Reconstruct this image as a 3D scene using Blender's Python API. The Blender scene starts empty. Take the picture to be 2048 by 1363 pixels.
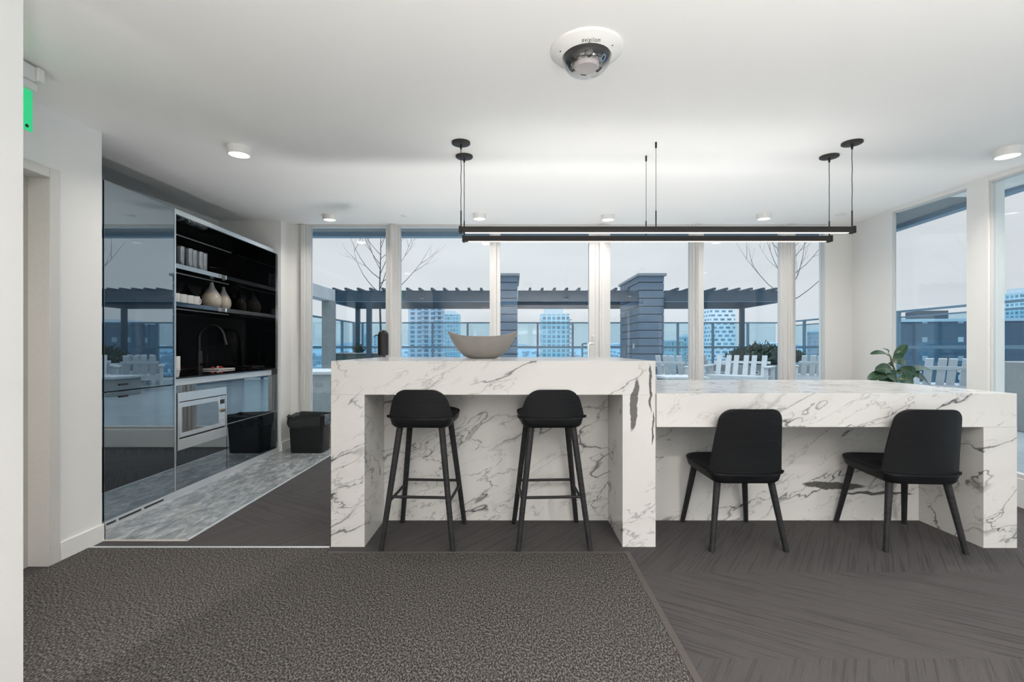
import bpy, bmesh, math, random
from mathutils import Vector, Matrix
R = math.radians
SC = bpy.context.scene
COL = SC.collection
EYE = 1.12
def ceil_z(y): return EYE + 1.095 + 0.055*y
ZW = 5.05                                   # depth of the window wall
def right_x(y): return 3.565 + (y-3.13)*0.0807

# ------------------------------------------------------------------ mesh builder
class MB:
    def __init__(s): s.v=[]; s.f=[]; s.bev=False
    def add(s, vs, fs):
        o=len(s.v); s.v += [tuple(v) for v in vs]; s.f += [tuple(i+o for i in f) for f in fs]
    def box(s, x0,x1,y0,y1,z0,z1, bev=0, seg=2, M=None):
        vs=[(x0,y0,z0),(x1,y0,z0),(x1,y1,z0),(x0,y1,z0),(x0,y0,z1),(x1,y0,z1),(x1,y1,z1),(x0,y1,z1)]
        fs=[(0,3,2,1),(4,5,6,7),(0,1,5,4),(1,2,6,5),(2,3,7,6),(3,0,4,7)]
        if bev>0:
            s.bev=True; bm=bmesh.new(); bv=[bm.verts.new(v) for v in vs]
            for f in fs: bm.faces.new([bv[i] for i in f])
            bmesh.ops.bevel(bm, geom=bm.edges[:], offset=bev, segments=seg, profile=0.5, affect='EDGES')
            bm.verts.index_update()
            vs=[tuple(v.co) for v in bm.verts]; fs=[tuple(v.index for v in f.verts) for f in bm.faces]; bm.free()
        if M is not None: vs=[tuple(M@Vector(v)) for v in vs]
        s.add(vs,fs); return s
    def hexa(s, b, t):                      # bottom quad, top quad (each 4 points, counter-clockwise from above)
        s.add(list(b)+list(t), [(0,3,2,1),(4,5,6,7),(0,1,5,4),(1,2,6,5),(2,3,7,6),(3,0,4,7)]); return s
    def loft(s, rings, cap0=True, cap1=True):
        n=len(rings[0]); vs=[]; fs=[]
        for r in rings: vs+=list(r)
        for i in range(len(rings)-1):
            for k in range(n):
                a=i*n+k; b=i*n+(k+1)%n
                fs.append((a,b,b+n,a+n))
        if cap0: fs.append(tuple(reversed(range(n))))
        if cap1: fs.append(tuple((len(rings)-1)*n+k for k in range(n)))
        s.add(vs,fs); return s
    def tube(s, pts, rad, seg=10):
        pts=[Vector(p) for p in pts]
        if not hasattr(rad,'__len__'): rad=[rad]*len(pts)
        rings=[]; t0=None; up=None
        for i,p in enumerate(pts):
            if i==0: t=pts[1]-p
            elif i==len(pts)-1: t=p-pts[i-1]
            else: t=(pts[i+1]-p).normalized()+(p-pts[i-1]).normalized()
            t.normalize()
            if up is None:
                a=Vector((0,0,1)) if abs(t.z)<0.9 else Vector((1,0,0))
                up=(a-t*a.dot(t)).normalized()
            else: up=(up-t*up.dot(t)).normalized()
            w=t.cross(up)
            rings.append([p+(up*math.cos(2*math.pi*k/seg)+w*math.sin(2*math.pi*k/seg))*rad[i] for k in range(seg)])
        s.loft(rings); return s
    def lathe(s, prof, c=(0,0,0), seg=32, cap0=True, cap1=True):
        rings=[[(c[0]+r*math.cos(2*math.pi*k/seg), c[1]+r*math.sin(2*math.pi*k/seg), c[2]+z) for k in range(seg)] for r,z in prof]
        s.loft(rings,cap0,cap1); return s
    def prism(s, poly, z0, z1):             # polygon in XY pulled up
        s.loft([[(x,y,z0) for x,y in poly],[(x,y,z1) for x,y in poly]]); return s
    def build(s, name, mat, parent=None, loc=(0,0,0), angle=50, fix=True):
        if s.bev and angle: angle=20
        me=bpy.data.meshes.new(name); me.from_pydata(s.v,[],s.f)
        if fix:
            bm=bmesh.new(); bm.from_mesh(me); bmesh.ops.recalc_face_normals(bm, faces=bm.faces[:]); bm.to_mesh(me); bm.free()
        me.materials.append(mat)
        if angle:
            me.polygons.foreach_set('use_smooth',[True]*len(me.polygons)); me.set_sharp_from_angle(angle=R(angle))
        me.update()
        o=bpy.data.objects.new(name,me); COL.objects.link(o); o.location=loc
        if parent is not None: o.parent=parent
        return o
def B(*a, **k): return MB().box(*a, **k)

def tag(o,label,cat,group=None,kind=None):
    o['label']=label; o['category']=cat
    if group: o['group']=group
    if kind: o['kind']=kind
    return o
def thing(name,label,cat,loc=(0,0,0),rz=0,group=None):
    o=bpy.data.objects.new(name,None); COL.objects.link(o); o.location=loc; o.rotation_euler=(0,0,rz)
    o.empty_display_size=0.1
    return tag(o,label,cat,group)
def struct(o): o['kind']='structure'; return o
def dup(root,loc,rz=0,label=None,group=None):
    r=root.copy(); COL.objects.link(r); r.location=loc; r.rotation_euler=(0,0,rz)
    if label: r['label']=label
    if group: r['group']=group
    for ch in list(root.children):
        c=ch.copy(); COL.objects.link(c); c.parent=r
        for g in list(ch.children):
            d=g.copy(); COL.objects.link(d); d.parent=c
    return r

# ------------------------------------------------------------------ materials
class N:
    def __init__(s,name):
        s.m=bpy.data.materials.new(name); s.m.use_nodes=True; s.t=s.m.node_tree; s.n=s.t.nodes; s.l=s.t.links
        s.p=s.n['Principled BSDF']; s.out=s.n['Material Output']
    def node(s,ty,**kw):
        n=s.n.new(ty)
        for k,v in kw.items(): setattr(n,k,v)
        return n
    def link(s,a,b): s.l.new(a,b)
    def set(s,sock,v):
        if isinstance(v,bpy.types.NodeSocket): s.l.new(v,sock)
        elif isinstance(v,(tuple,list)) and len(v)==3 and sock.type=='RGBA': sock.default_value=(*v,1)
        else: sock.default_value=v
    def coord(s,k='Object'): return s.node('ShaderNodeTexCoord').outputs[k]
    def mapping(s,v,loc=(0,0,0),rot=(0,0,0),sc=(1,1,1)):
        n=s.node('ShaderNodeMapping'); s.link(v,n.inputs['Vector']); n.inputs['Location'].default_value=loc
        n.inputs['Rotation'].default_value=rot; n.inputs['Scale'].default_value=sc; return n.outputs[0]
    def noise(s,v,scale=5,detail=4,rough=.5,dist=0,out='Fac'):
        n=s.node('ShaderNodeTexNoise'); s.link(v,n.inputs['Vector']); n.inputs['Scale'].default_value=scale
        n.inputs['Detail'].default_value=detail; n.inputs['Roughness'].default_value=rough; n.inputs['Distortion'].default_value=dist
        return n.outputs[out]
    def math(s,op,a,b=0.0,c=0.0,clamp=False):
        n=s.node('ShaderNodeMath',operation=op); n.use_clamp=clamp
        s.set(n.inputs[0],a); s.set(n.inputs[1],b); s.set(n.inputs[2],c); return n.outputs[0]
    def vmath(s,op,a,b=None,scale=None,out=0):
        n=s.node('ShaderNodeVectorMath',operation=op); s.set(n.inputs[0],a)
        if b is not None: s.set(n.inputs[1],b)
        if scale is not None: s.set(n.inputs['Scale'],scale)
        return n.outputs[out]
    def sep(s,v):
        n=s.node('ShaderNodeSeparateXYZ'); s.link(v,n.inputs[0]); return n.outputs
    def comb(s,x=0.,y=0.,z=0.):
        n=s.node('ShaderNodeCombineXYZ'); s.set(n.inputs[0],x); s.set(n.inputs[1],y); s.set(n.inputs[2],z); return n.outputs[0]
    def mix(s,f,a,b,bt='MIX'):
        n=s.node('ShaderNodeMix',data_type='RGBA',blend_type=bt); s.set(n.inputs[0],f); s.set(n.inputs[6],a); s.set(n.inputs[7],b); return n.outputs[2]
    def ramp(s,f,stops):
        n=s.node('ShaderNodeValToRGB'); s.link(f,n.inputs[0]); e=n.color_ramp.elements
        while len(e)<len(stops): e.new(.5)
        for i,(p,c) in enumerate(stops):
            e[i].position=p; e[i].color=(*c,1) if hasattr(c,'__len__') else (c,c,c,1)
        return n.outputs[0]
    def rng(s,f,a,b,c=0.,d=1.):
        n=s.node('ShaderNodeMapRange'); s.link(f,n.inputs[0]); n.inputs[1].default_value=a; n.inputs[2].default_value=b
        n.inputs[3].default_value=c; n.inputs[4].default_value=d; return n.outputs[0]
    def bump(s,h,st=.3,d=.002):
        n=s.node('ShaderNodeBump'); s.link(h,n.inputs['Height']); n.inputs['Strength'].default_value=st; n.inputs['Distance'].default_value=d
        s.link(n.outputs[0],s.p.inputs['Normal'])
    def base(s,c=None,rough=None,metal=None,spec=None,coat=None,emit=None,es=None):
        P=s.p.inputs
        if c is not None: s.set(P['Base Color'],c)
        if rough is not None: s.set(P['Roughness'],rough)
        if metal is not None: s.set(P['Metallic'],metal)
        if spec is not None: s.set(P['Specular IOR Level'],spec)
        if coat is not None: s.set(P['Coat Weight'],coat)
        if emit is not None: s.set(P['Emission Color'],emit); s.set(P['Emission Strength'],es)
        return s

def plain(name,c,rough=.5,metal=0.,spec=.5,var=.06,scale=20,bump=0,coat=0.):
    n=N(name); v=n.coord()
    f=n.noise(v,scale,3)
    col=n.mix(f,tuple(x*(1-var) for x in c),tuple(min(1,x*(1+var)) for x in c))
    n.base(col,rough,metal,spec,coat)
    if bump: n.bump(n.noise(v,scale*6,2),bump,.001)
    return n.m
def emitter(name,c,st):
    n=N(name); n.base((.8,.8,.8),.5,emit=c,es=st); return n.m
def glass(name,tint,f0=.04,k=1.0,rough=0.,body=None,bodyf=0.):
    n=N(name); n.n.remove(n.p)
    g=n.node('ShaderNodeNewGeometry')
    d=n.math('ABSOLUTE',n.vmath('DOT_PRODUCT',g.outputs['Incoming'],g.outputs['Normal'],out=1))
    q=n.math('POWER',n.math('SUBTRACT',1.0,d,clamp=True),5.0)
    f=n.math('MULTIPLY_ADD',q,(1-f0)*k,f0,clamp=True)
    t=n.node('ShaderNodeBsdfTransparent'); n.set(t.inputs[0],tint)
    gl=n.node('ShaderNodeBsdfGlossy'); gl.inputs['Roughness'].default_value=rough
    gl.inputs['Color'].default_value=(1,1,1,1)
    src=t.outputs[0]
    if body:
        df=n.node('ShaderNodeBsdfDiffuse'); n.set(df.inputs[0],body)
        m0=n.node('ShaderNodeMixShader'); m0.inputs[0].default_value=bodyf; n.link(src,m0.inputs[1]); n.link(df.outputs[0],m0.inputs[2]); src=m0.outputs[0]
    mx=n.node('ShaderNodeMixShader'); n.link(f,mx.inputs[0]); n.link(src,mx.inputs[1]); n.link(gl.outputs[0],mx.inputs[2])
    n.link(mx.outputs[0],n.out.inputs[0]); return n.m

def wall_mat(name,c,rough=.55):
    n=N(name); v=n.coord(); f=n.noise(v,2.5,3)
    n.base(n.mix(f,tuple(x*.985 for x in c),c),rough,spec=.3); n.bump(n.noise(v,260,2),.05,.0005); return n.m

def marble(name,streaks=()):
    n=N(name); v=n.coord()
    # veins run diagonally, stretched along their direction
    vv=n.mapping(n.mapping(v,rot=(R(8),R(27),R(14))),sc=(.62,1.1,1.75),loc=(2.3,.7,1.9))
    w=n.vmath('SCALE',n.vmath('SUBTRACT',n.noise(vv,2.2,4,.55,out='Color'),(.5,.5,.5)),scale=.42)
    w2=n.vmath('SCALE',n.vmath('SUBTRACT',n.noise(vv,14,4,.6,out='Color'),(.5,.5,.5)),scale=.055)
    vw=n.vmath('ADD',n.vmath('ADD',vv,w),w2)
    def vein(scale,width,off,det=3,ro=.5):
        a=n.noise(n.vmath('ADD',vw,(off,off*1.7,off*.6)),scale,det,ro)
        d=n.math('ABSOLUTE',n.math('SUBTRACT',a,.5))
        return n.math('SUBTRACT',1.0,n.math('DIVIDE',d,width),clamp=True)
    def mask(scale,off,lo,hi):
        m=n.rng(n.noise(n.vmath('ADD',vv,(off,3.1,off)),scale,2),lo,hi); m.node.clamp=True; return m
    big=n.math('MULTIPLY',vein(1.05,.0055,0),mask(2.2,5.,.40,.60))
    med=n.math('MULTIPLY',vein(2.1,.0068,7.3,4),mask(2.0,9.,.43,.60))
    fin=n.math('MULTIPLY',vein(5.0,.0125,3.1,5),mask(1.6,1.,.41,.57))
    soft=n.math('MULTIPLY',n.math('POWER',vein(1.05,.075,0),2.0),mask(2.2,5.,.38,.65))
    soft2=n.math('MULTIPLY',n.math('POWER',vein(2.1,.06,7.3,4),2.0),mask(2.0,9.,.46,.66))
    tot=n.math('ADD',n.math('MULTIPLY',big,.9),n.math('MULTIPLY',med,.72),clamp=True)
    tot=n.math('ADD',tot,n.math('MULTIPLY',fin,.5),clamp=True)
    tot=n.math('ADD',tot,n.math('MULTIPLY',n.math('ADD',soft,soft2),.09),clamp=True)
    col=n.mix(n.noise(v,1.6,4),(.64,.632,.618),(.73,.725,.715))
    col=n.mix(tot,col,(.095,.095,.10))
    P=n.sep(n.vmath('ADD',v,n.vmath('SCALE',n.vmath('SUBTRACT',n.noise(v,9,5,.6,out='Color'),(.5,.5,.5)),scale=.05)))
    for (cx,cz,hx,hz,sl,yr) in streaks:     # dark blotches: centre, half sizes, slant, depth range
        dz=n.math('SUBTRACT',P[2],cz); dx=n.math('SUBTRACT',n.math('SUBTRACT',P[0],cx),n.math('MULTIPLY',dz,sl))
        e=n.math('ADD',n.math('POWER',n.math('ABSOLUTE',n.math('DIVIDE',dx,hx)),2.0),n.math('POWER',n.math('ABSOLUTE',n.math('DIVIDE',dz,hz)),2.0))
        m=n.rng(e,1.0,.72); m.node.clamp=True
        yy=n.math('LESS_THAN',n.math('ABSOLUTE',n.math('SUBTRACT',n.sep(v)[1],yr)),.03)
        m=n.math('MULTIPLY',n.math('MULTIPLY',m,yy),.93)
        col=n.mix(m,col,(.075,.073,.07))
    n.base(col,.2,spec=.55); return n.m

def plank_carpet(name):
    n=N(name); v=n.coord(); P=n.sep(v)
    band=n.math('FLOOR',n.math('DIVIDE',n.math('SUBTRACT',P[1],1.62),.62))
    par=n.math('ABSOLUTE',n.math('MODULO',band,2.0))
    jit=n.math('MULTIPLY',band,7.13)
    def grain(dx,dy):
        al=n.math('ADD',n.math('MULTIPLY',P[0],dx),n.math('MULTIPLY',P[1],dy))
        ac=n.math('ADD',n.math('MULTIPLY',P[0],-dy),n.math('MULTIPLY',P[1],dx))
        q=n.comb(n.math('MULTIPLY',al,1.9),n.math('MULTIPLY',ac,72.),jit)
        q2=n.comb(n.math('MULTIPLY',al,7.),n.math('MULTIPLY',ac,160.),jit)
        pl=n.math('MULTIPLY',n.math('FLOOR',n.math('DIVIDE',ac,.25)),3.7)
        q3=n.comb(pl,jit,0.)
        return n.noise(q,1.,2.5,.6), n.noise(q2,1.,2.,.6), n.noise(q3,1.,0)
    a=grain(.866,-.5); b=grain(.62,.785)
    def mx(i):
        m=n.node('ShaderNodeMix',data_type='FLOAT'); n.link(par,m.inputs[0]); n.link(a[i],m.inputs[2]); n.link(b[i],m.inputs[3]); return m.outputs[0]
    g1,g2,g3=mx(0),mx(1),mx(2)
    fine=n.noise(v,420,2,.7)
    groove=n.rng(g1,.40,.47); groove.node.clamp=True
    c=n.mix(g2,(.040,.038,.039),(.088,.083,.084))
    c=n.mix(n.math('MULTIPLY',n.math('SUBTRACT',1.,groove),.62),c,(.012,.011,.012))
    c=n.mix(n.rng(g3,.3,.7,0.,.5),c,(.058,.055,.056))
    c=n.mix(n.rng(fine,.35,.7,0.,.55),c,(.15,.143,.143))
    n.base(c,.95,spec=.12)
    n.bump(n.math('ADD',n.math('MULTIPLY',groove,.6),fine),.5,.004); return n.m
def tweed_carpet(name):
    n=N(name); v=n.coord()
    q=n.mapping(v,rot=(0,0,R(14)),sc=(1.,.6,1.))
    f=n.noise(q,165,2,.7); f2=n.noise(v,420,2,.7); big=n.noise(v,3.,3)
    c=n.ramp(f,[(.36,(.015,.014,.0135)),(.48,(.055,.051,.048)),(.62,(.24,.228,.217))])
    c=n.mix(n.rng(f2,.3,.7,0,.4),c,(.035,.032,.03))
    c=n.mix(n.rng(big,.3,.7,0,.18),c,(.10,.093,.087))
    n.base(c,.95,spec=.1); n.bump(f,.8,.005); return n.m
def stone_tile(name):
    n=N(name); v=n.coord()
    q=n.mapping(v,rot=(0,0,R(18)),sc=(2.2,1.,1.))
    a=n.noise(q,4.5,8,.68,1.2); b=n.noise(q,16,5,.65,.8)
    c=n.ramp(a,[(.28,(.12,.135,.15)),(.46,(.28,.30,.315)),(.6,(.50,.51,.51)),(.75,(.68,.665,.64))])
    c=n.mix(n.rng(b,.38,.62,0,.5),c,(.12,.135,.15))
    P=n.sep(v)
    def line(k,step,off,w):
        t=n.math('ABSOLUTE',n.math('SUBTRACT',n.math('FRACT',n.math('DIVIDE',n.math('SUBTRACT',P[k],off),step)),.5))
        return n.math('GREATER_THAN',t,.5-w/step)
    j=n.math('MAXIMUM',line(0,.305,-2.185,.0025),n.math('MULTIPLY',line(1,.61,2.72,.0012),.35))
    c=n.mix(j,c,(.52,.51,.49))
    n.base(c,.22,spec=.5); n.bump(b,.06,.001); return n.m
def slab_mat(name,c,scale=6,rough=.6):
    n=N(name); v=n.coord(); a=n.noise(v,scale,5,.6); b=n.noise(v,scale*9,3)
    n.base(n.mix(n.rng(b,.3,.7,0,.3),n.mix(a,tuple(x*.75 for x in c),tuple(x*1.2 for x in c)),tuple(x*.6 for x in c)),rough,spec=.4); n.bump(b,.15,.003); return n.m
def wood_black(name,c=(.0055,.0065,.008)):
    n=N(name); v=n.coord()
    a=n.noise(n.mapping(v,sc=(3,3,120)),1.2,4,.6,.3)
    n.base(n.mix(n.rng(a,.3,.7),tuple(x*.55 for x in c),tuple(x*1.6 for x in c)),.5,spec=.28); n.bump(a,.12,.0006); return n.m
def facade(name,wall,glassc,bay=3.2,fl=3.0,wr=.7,hr=.62,stagger=0.,var=.35,off=0.):
    n=N(name); v=n.coord(); P=n.sep(v)
    fz=n.math('DIVIDE',P[2],fl); row=n.math('FLOOR',fz); fz=n.math('FRACT',fz)
    u=n.math('ADD',n.math('DIVIDE',n.math('ADD',n.math('ADD',P[0],P[1]),off),bay),n.math('MULTIPLY',row,stagger))
    cl=n.math('FLOOR',u); u=n.math('FRACT',u)
    win=n.math('MULTIPLY',n.math('LESS_THAN',u,wr),n.math('LESS_THAN',fz,hr))
    wn=n.node('ShaderNodeTexWhiteNoise',noise_dimensions='2D'); n.link(n.comb(cl,row,0.),wn.inputs['Vector'])
    g=n.mix(n.math('MULTIPLY',wn.outputs[0],var),glassc,tuple(min(1,x*.3+.45) for x in glassc))
    g=n.mix(n.math('MULTIPLY',n.math('GREATER_THAN',wn.outputs[0],.7),.5),g,tuple(x*.35 for x in glassc))
    n.base(n.mix(win,wall,g),n.math('MULTIPLY_ADD',win,-.4,.7),spec=.4); return n.m

M={}
M['white_wall']=wall_mat('white_wall',(.80,.80,.785))
M['white_ceiling']=wall_mat('white_ceiling',(.86,.86,.85))
M['white_trim']=plain('white_trim',(.78,.78,.765),.4,var=.02)
M['frame']=plain('window_frame_paint',(.62,.62,.61),.38,var=.03)
M['door_grey']=plain('door_frame_grey',(.50,.48,.45),.45,var=.05,scale=60)
M['frame_metal']=plain('door_frame_metal',(.62,.61,.59),.35,var=.08,scale=120)
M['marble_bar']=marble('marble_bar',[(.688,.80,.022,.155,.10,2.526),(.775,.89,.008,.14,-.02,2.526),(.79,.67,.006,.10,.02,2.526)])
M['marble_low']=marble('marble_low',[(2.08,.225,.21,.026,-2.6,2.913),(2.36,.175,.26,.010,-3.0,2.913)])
M['plank']=plank_carpet('plank_carpet'); M['tweed']=tweed_carpet('tweed_carpet'); M['tile']=stone_tile('stone_tile')
M['steel']=plain('brushed_steel',(.86,.87,.88),.34,1.,var=.05,scale=30)
M['alu']=plain('aluminium_edge',(.72,.77,.80),.25,.85,var=.03)
M['alu_matt']=plain('aluminium_matt',(.66,.70,.73),.4,.5,var=.03)
def gloss_black(name,tint=(.52,.60,.66)):
    n=N(name); n.n.remove(n.p); v=n.coord()
    g=n.node('ShaderNodeNewGeometry')
    d=n.math('ABSOLUTE',n.vmath('DOT_PRODUCT',g.outputs['Incoming'],g.outputs['Normal'],out=1))
    q=n.math('POWER',n.math('SUBTRACT',1.0,d,clamp=True),4.0)
    f=n.math('MULTIPLY_ADD',q,.5,.40,clamp=True)
    df=n.node('ShaderNodeBsdfDiffuse'); df.inputs[0].default_value=(.004,.006,.008,1)
    gl=n.node('ShaderNodeBsdfGlossy'); gl.inputs['Roughness'].default_value=.012; gl.inputs['Color'].default_value=(*tint,1)
    mx=n.node('ShaderNodeMixShader'); n.link(f,mx.inputs[0]); n.link(df.outputs[0],mx.inputs[1]); n.link(gl.outputs[0],mx.inputs[2])
    n.link(mx.outputs[0],n.out.inputs[0]); return n.m
M['gloss']=gloss_black('gloss_black_door',(.80,.91,.98))
M['inner']=plain('gloss_black_inner',(.004,.005,.006),.025,0,.5,var=.1)
M['black']=plain('matt_black',(.010,.010,.011),.45,0,.4,var=.1)
M['lamp_black']=plain('lamp_black',(.022,.020,.019),.5,0,.4,var=.1)
M['chair']=wood_black('black_stained_wood'); M['leg']=wood_black('black_stained_leg',(.020,.020,.022))
M['bag']=plain('bin_liner_film',(.018,.019,.02),.22,0,.6,var=.2,scale=40,bump=.3)
M['bin']=plain('bin_plastic',(.010,.011,.012),.4,0,.4)
M['bowl']=plain('bowl_stone',(.30,.28,.26),.5,0,.4,var=.14,scale=16)
M['cream']=plain('cream_glaze',(.60,.53,.44),.18,0,.5,var=.05); M['greyglaze']=plain('grey_neck_glaze',(.40,.40,.39),.5)
M['china']=plain('white_china',(.80,.79,.77),.15,0,.5,var=.02)
M['paper']=plain('white_paper',(.80,.78,.76),.7,var=.03)
M['red']=plain('red_glaze',(.42,.03,.025),.35); 
M['glass']=glass('window_glass',(.955,.98,.99),.028,1.0)
M['tumbler']=glass('tumbler_glass',(.86,.90,.92),.16,1.0,.02,(.62,.66,.68),.16)
M['clear']=glass('clear_dome',(.88,.88,.88),.06,1.0)
M['rail_glass']=glass('balustrade_glass',(.76,.89,.94),.05,1.0)
M['mirror_glass']=gloss_black('oven_glass',(.85,.88,.9))
M['lamp_warm']=emitter('lamp_diffuser',(1,.86,.72),2.2); M['lamp_up']=emitter('lamp_uplight',(1,.97,.93),14.0)
M['down']=emitter('downlight_diffuser',(1,.93,.85),5.0)
M['led']=plain('led_channel',(.55,.55,.55),.4,.3)
n=N('exit_green'); n.base((.03,.52,.2),.25,emit=(.03,.62,.25),es=.55); M['exit']=n.m
M['darkgreen']=plain('leaf_green',(.016,.055,.022),.32,0,.5,var=.35,scale=12)
M['rib']=plain('leaf_rib',(.16,.24,.10),.5); M['stem']=plain('plant_stem',(.07,.09,.04),.6)
M['pot']=plain('pot_white',(.66,.63,.58),.5)
M['soil']=plain('potting_soil',(.02,.015,.012),.95)
M['silver']=plain('camera_silver',(.6,.6,.62),.18,.9,var=.05)
M['ink']=plain('dark_ink',(.03,.03,.03),.6)
# outdoors
M['navy']=plain('navy_steel',(.018,.050,.085),.45,.0,.5,var=.12,scale=4)
M['rail']=plain('railing_steel',(.13,.24,.33),.4,.2,.5)
M['slate']=slab_mat('slate_cladding',(.10,.165,.245),5)
M['slate_dark']=plain('slate_joint',(.015,.025,.035),.8)
M['cap']=plain('pier_cap',(.20,.25,.29),.5)
M['concrete']=slab_mat('concrete_planter',(.26,.29,.30),3,.8)
M['palecon']=slab_mat('pale_fascia',(.50,.54,.57),2,.7)
M['soffit']=plain('overhang_soffit',(.20,.23,.25),.6); M['soffit_edge']=plain('overhang_edge',(.16,.27,.38),.4)
M['paving']=slab_mat('wet_paving',(.38,.43,.45),2.2,.18)
M['teak']=plain('grey_painted_wood',(.47,.52,.56),.6,var=.12,scale=8)
M['bark']=plain('bare_bark',(.055,.06,.07),.8)
M['rosemary']=plain('shrub_leaf',(.035,.075,.06),.6,var=.5,scale=9)
M['planter_dark']=plain('planter_dark',(.05,.08,.085),.6)
M['brick']=slab_mat('dark_brick',(.045,.075,.11),8,.8)
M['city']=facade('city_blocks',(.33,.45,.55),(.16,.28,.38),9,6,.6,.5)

# ------------------------------------------------------------------ camera and sky
cam=bpy.data.cameras.new('camera'); co=bpy.data.objects.new('camera',cam); COL.objects.link(co)
co.location=(0,0,EYE); co.rotation_euler=(R(90),0,0); cam.sensor_width=36; cam.lens=900/2048*36; cam.shift_y=12.5/2048; cam.clip_end=60000; cam.clip_start=.05
SC.camera=co
SC.view_settings.view_transform='Standard'; SC.view_settings.look='None'; SC.view_settings.gamma=1; SC.view_settings.exposure=.14; SC.view_settings.use_curve_mapping=False
W=bpy.data.worlds.new('overcast_sky'); SC.world=W; W.use_nodes=True
nt=W.node_tree; nd=nt.nodes; bg=nd['Background']
tc=nd.new('ShaderNodeTexCoord'); sp=nd.new('ShaderNodeSeparateXYZ'); nt.links.new(tc.outputs['Generated'],sp.inputs[0])
rp=nd.new('ShaderNodeValToRGB'); nt.links.new(sp.outputs[2],rp.inputs[0]); e=rp.color_ramp.elements
e[0].position=0.; e[0].color=(.72,.76,.81,1); e[1].position=1.; e[1].color=(.62,.68,.74,1)
x=e.new(.12); x.color=(.78,.80,.825,1)
x=e.new(.35); x.color=(.80,.815,.835,1)
ns=nd.new('ShaderNodeTexNoise'); mp=nd.new('ShaderNodeMapping'); mp.inputs['Scale'].default_value=(1,1,3.2); nt.links.new(tc.outputs['Generated'],mp.inputs[0]); nt.links.new(mp.outputs[0],ns.inputs['Vector'])
ns.inputs['Scale'].default_value=2.2; ns.inputs['Detail'].default_value=5
mr=nd.new('ShaderNodeMapRange'); nt.links.new(ns.outputs[0],mr.inputs[0]); mr.inputs[1].default_value=.3; mr.inputs[2].default_value=.7; mr.inputs[3].default_value=.82; mr.inputs[4].default_value=.98
zen=nd.new('ShaderNodeMapRange'); nt.links.new(sp.outputs[2],zen.inputs[0]); zen.inputs[1].default_value=.35; zen.inputs[2].default_value=1.; zen.inputs[3].default_value=1.; zen.inputs[4].default_value=4.5
ml=nd.new('ShaderNodeMath'); ml.operation='MULTIPLY'; nt.links.new(mr.outputs[0],ml.inputs[0]); nt.links.new(zen.outputs[0],ml.inputs[1])
nt.links.new(rp.outputs[0],bg.inputs[0]); nt.links.new(ml.outputs[0],bg.inputs[1])

# ------------------------------------------------------------------ room shell
YB=-4.6                                     # rear wall behind the camera
def wallbox(name,x0,x1,y0,y1,z0=0.,z1=None,mat='white_wall'):
    m=MB()
    if z1 is None:
        m.hexa([(x0,y0,z0),(x1,y0,z0),(x1,y1,z0),(x0,y1,z0)],[(x0,y0,ceil_z(y0)),(x1,y0,ceil_z(y0)),(x1,y1,ceil_z(y1)),(x0,y1,ceil_z(y1))])
    else: m.box(x0,x1,y0,y1,z0,z1)
    return struct(m.build(name,M[mat],angle=0))
fl=MB().prism([(-3.3,YB-.2),(3.9,YB-.2),(3.9,ZW+.12),(-3.3,ZW+.12)],-.12,0.)
struct(fl.build('floor',M['plank'],angle=0))
c=MB(); xs=(-3.4,4.2)
c.hexa([(xs[0],YB-.2,ceil_z(YB-.2)),(xs[1],YB-.2,ceil_z(YB-.2)),(xs[1],ZW+.12,ceil_z(ZW+.12)),(xs[0],ZW+.12,ceil_z(ZW+.12))],
       [(xs[0],YB-.2,2.9),(xs[1],YB-.2,2.9),(xs[1],ZW+.12,2.9),(xs[0],ZW+.12,2.9)])
struct(c.build('ceiling',M['white_ceiling'],angle=0))
# left: door wall with an opening, near wall, kitchen alcove
WX=-2.37
m=MB()
def wl(m,x0,x1,y0,y1,z0,top=None):
    t0=ceil_z(y0) if top is None else top; t1=ceil_z(y1) if top is None else top
    m.hexa([(x0,y0,z0),(x1,y0,z0),(x1,y1,z0),(x0,y1,z0)],[(x0,y0,t0),(x1,y0,t0),(x1,y1,t1),(x0,y1,t1)])
wl(m,WX-.22,WX,2.325,2.60,0.); wl(m,WX-.22,WX,1.36,2.325,2.0); wl(m,WX-.22,WX,-1.2,1.36,0.)
struct(m.build('wall_left',M['white_wall'],angle=0))
wallbox('wall_left_front',-1.56,-1.412,YB,1.30)
wallbox('wall_corridor',WX-.22,-1.56,-1.35,-1.2)
wallbox('wall_rear',-1.56,3.4,YB-.15,YB)
m=MB(); wl(m,-3.30,-3.14,2.60,4.83,0.); struct(m.build('wall_alcove',M['white_wall'],angle=0))
m=MB(); wl(m,-3.30,WX-.22,2.45,2.60,0.); struct(m.build('wall_alcove_end',M['white_wall'],angle=0))
wallbox('wall_back',-3.28,-2.48,4.83,ZW+.08)
wallbox('wall_back_left',-2.48,-2.385,ZW-.005,ZW+.08)
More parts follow.
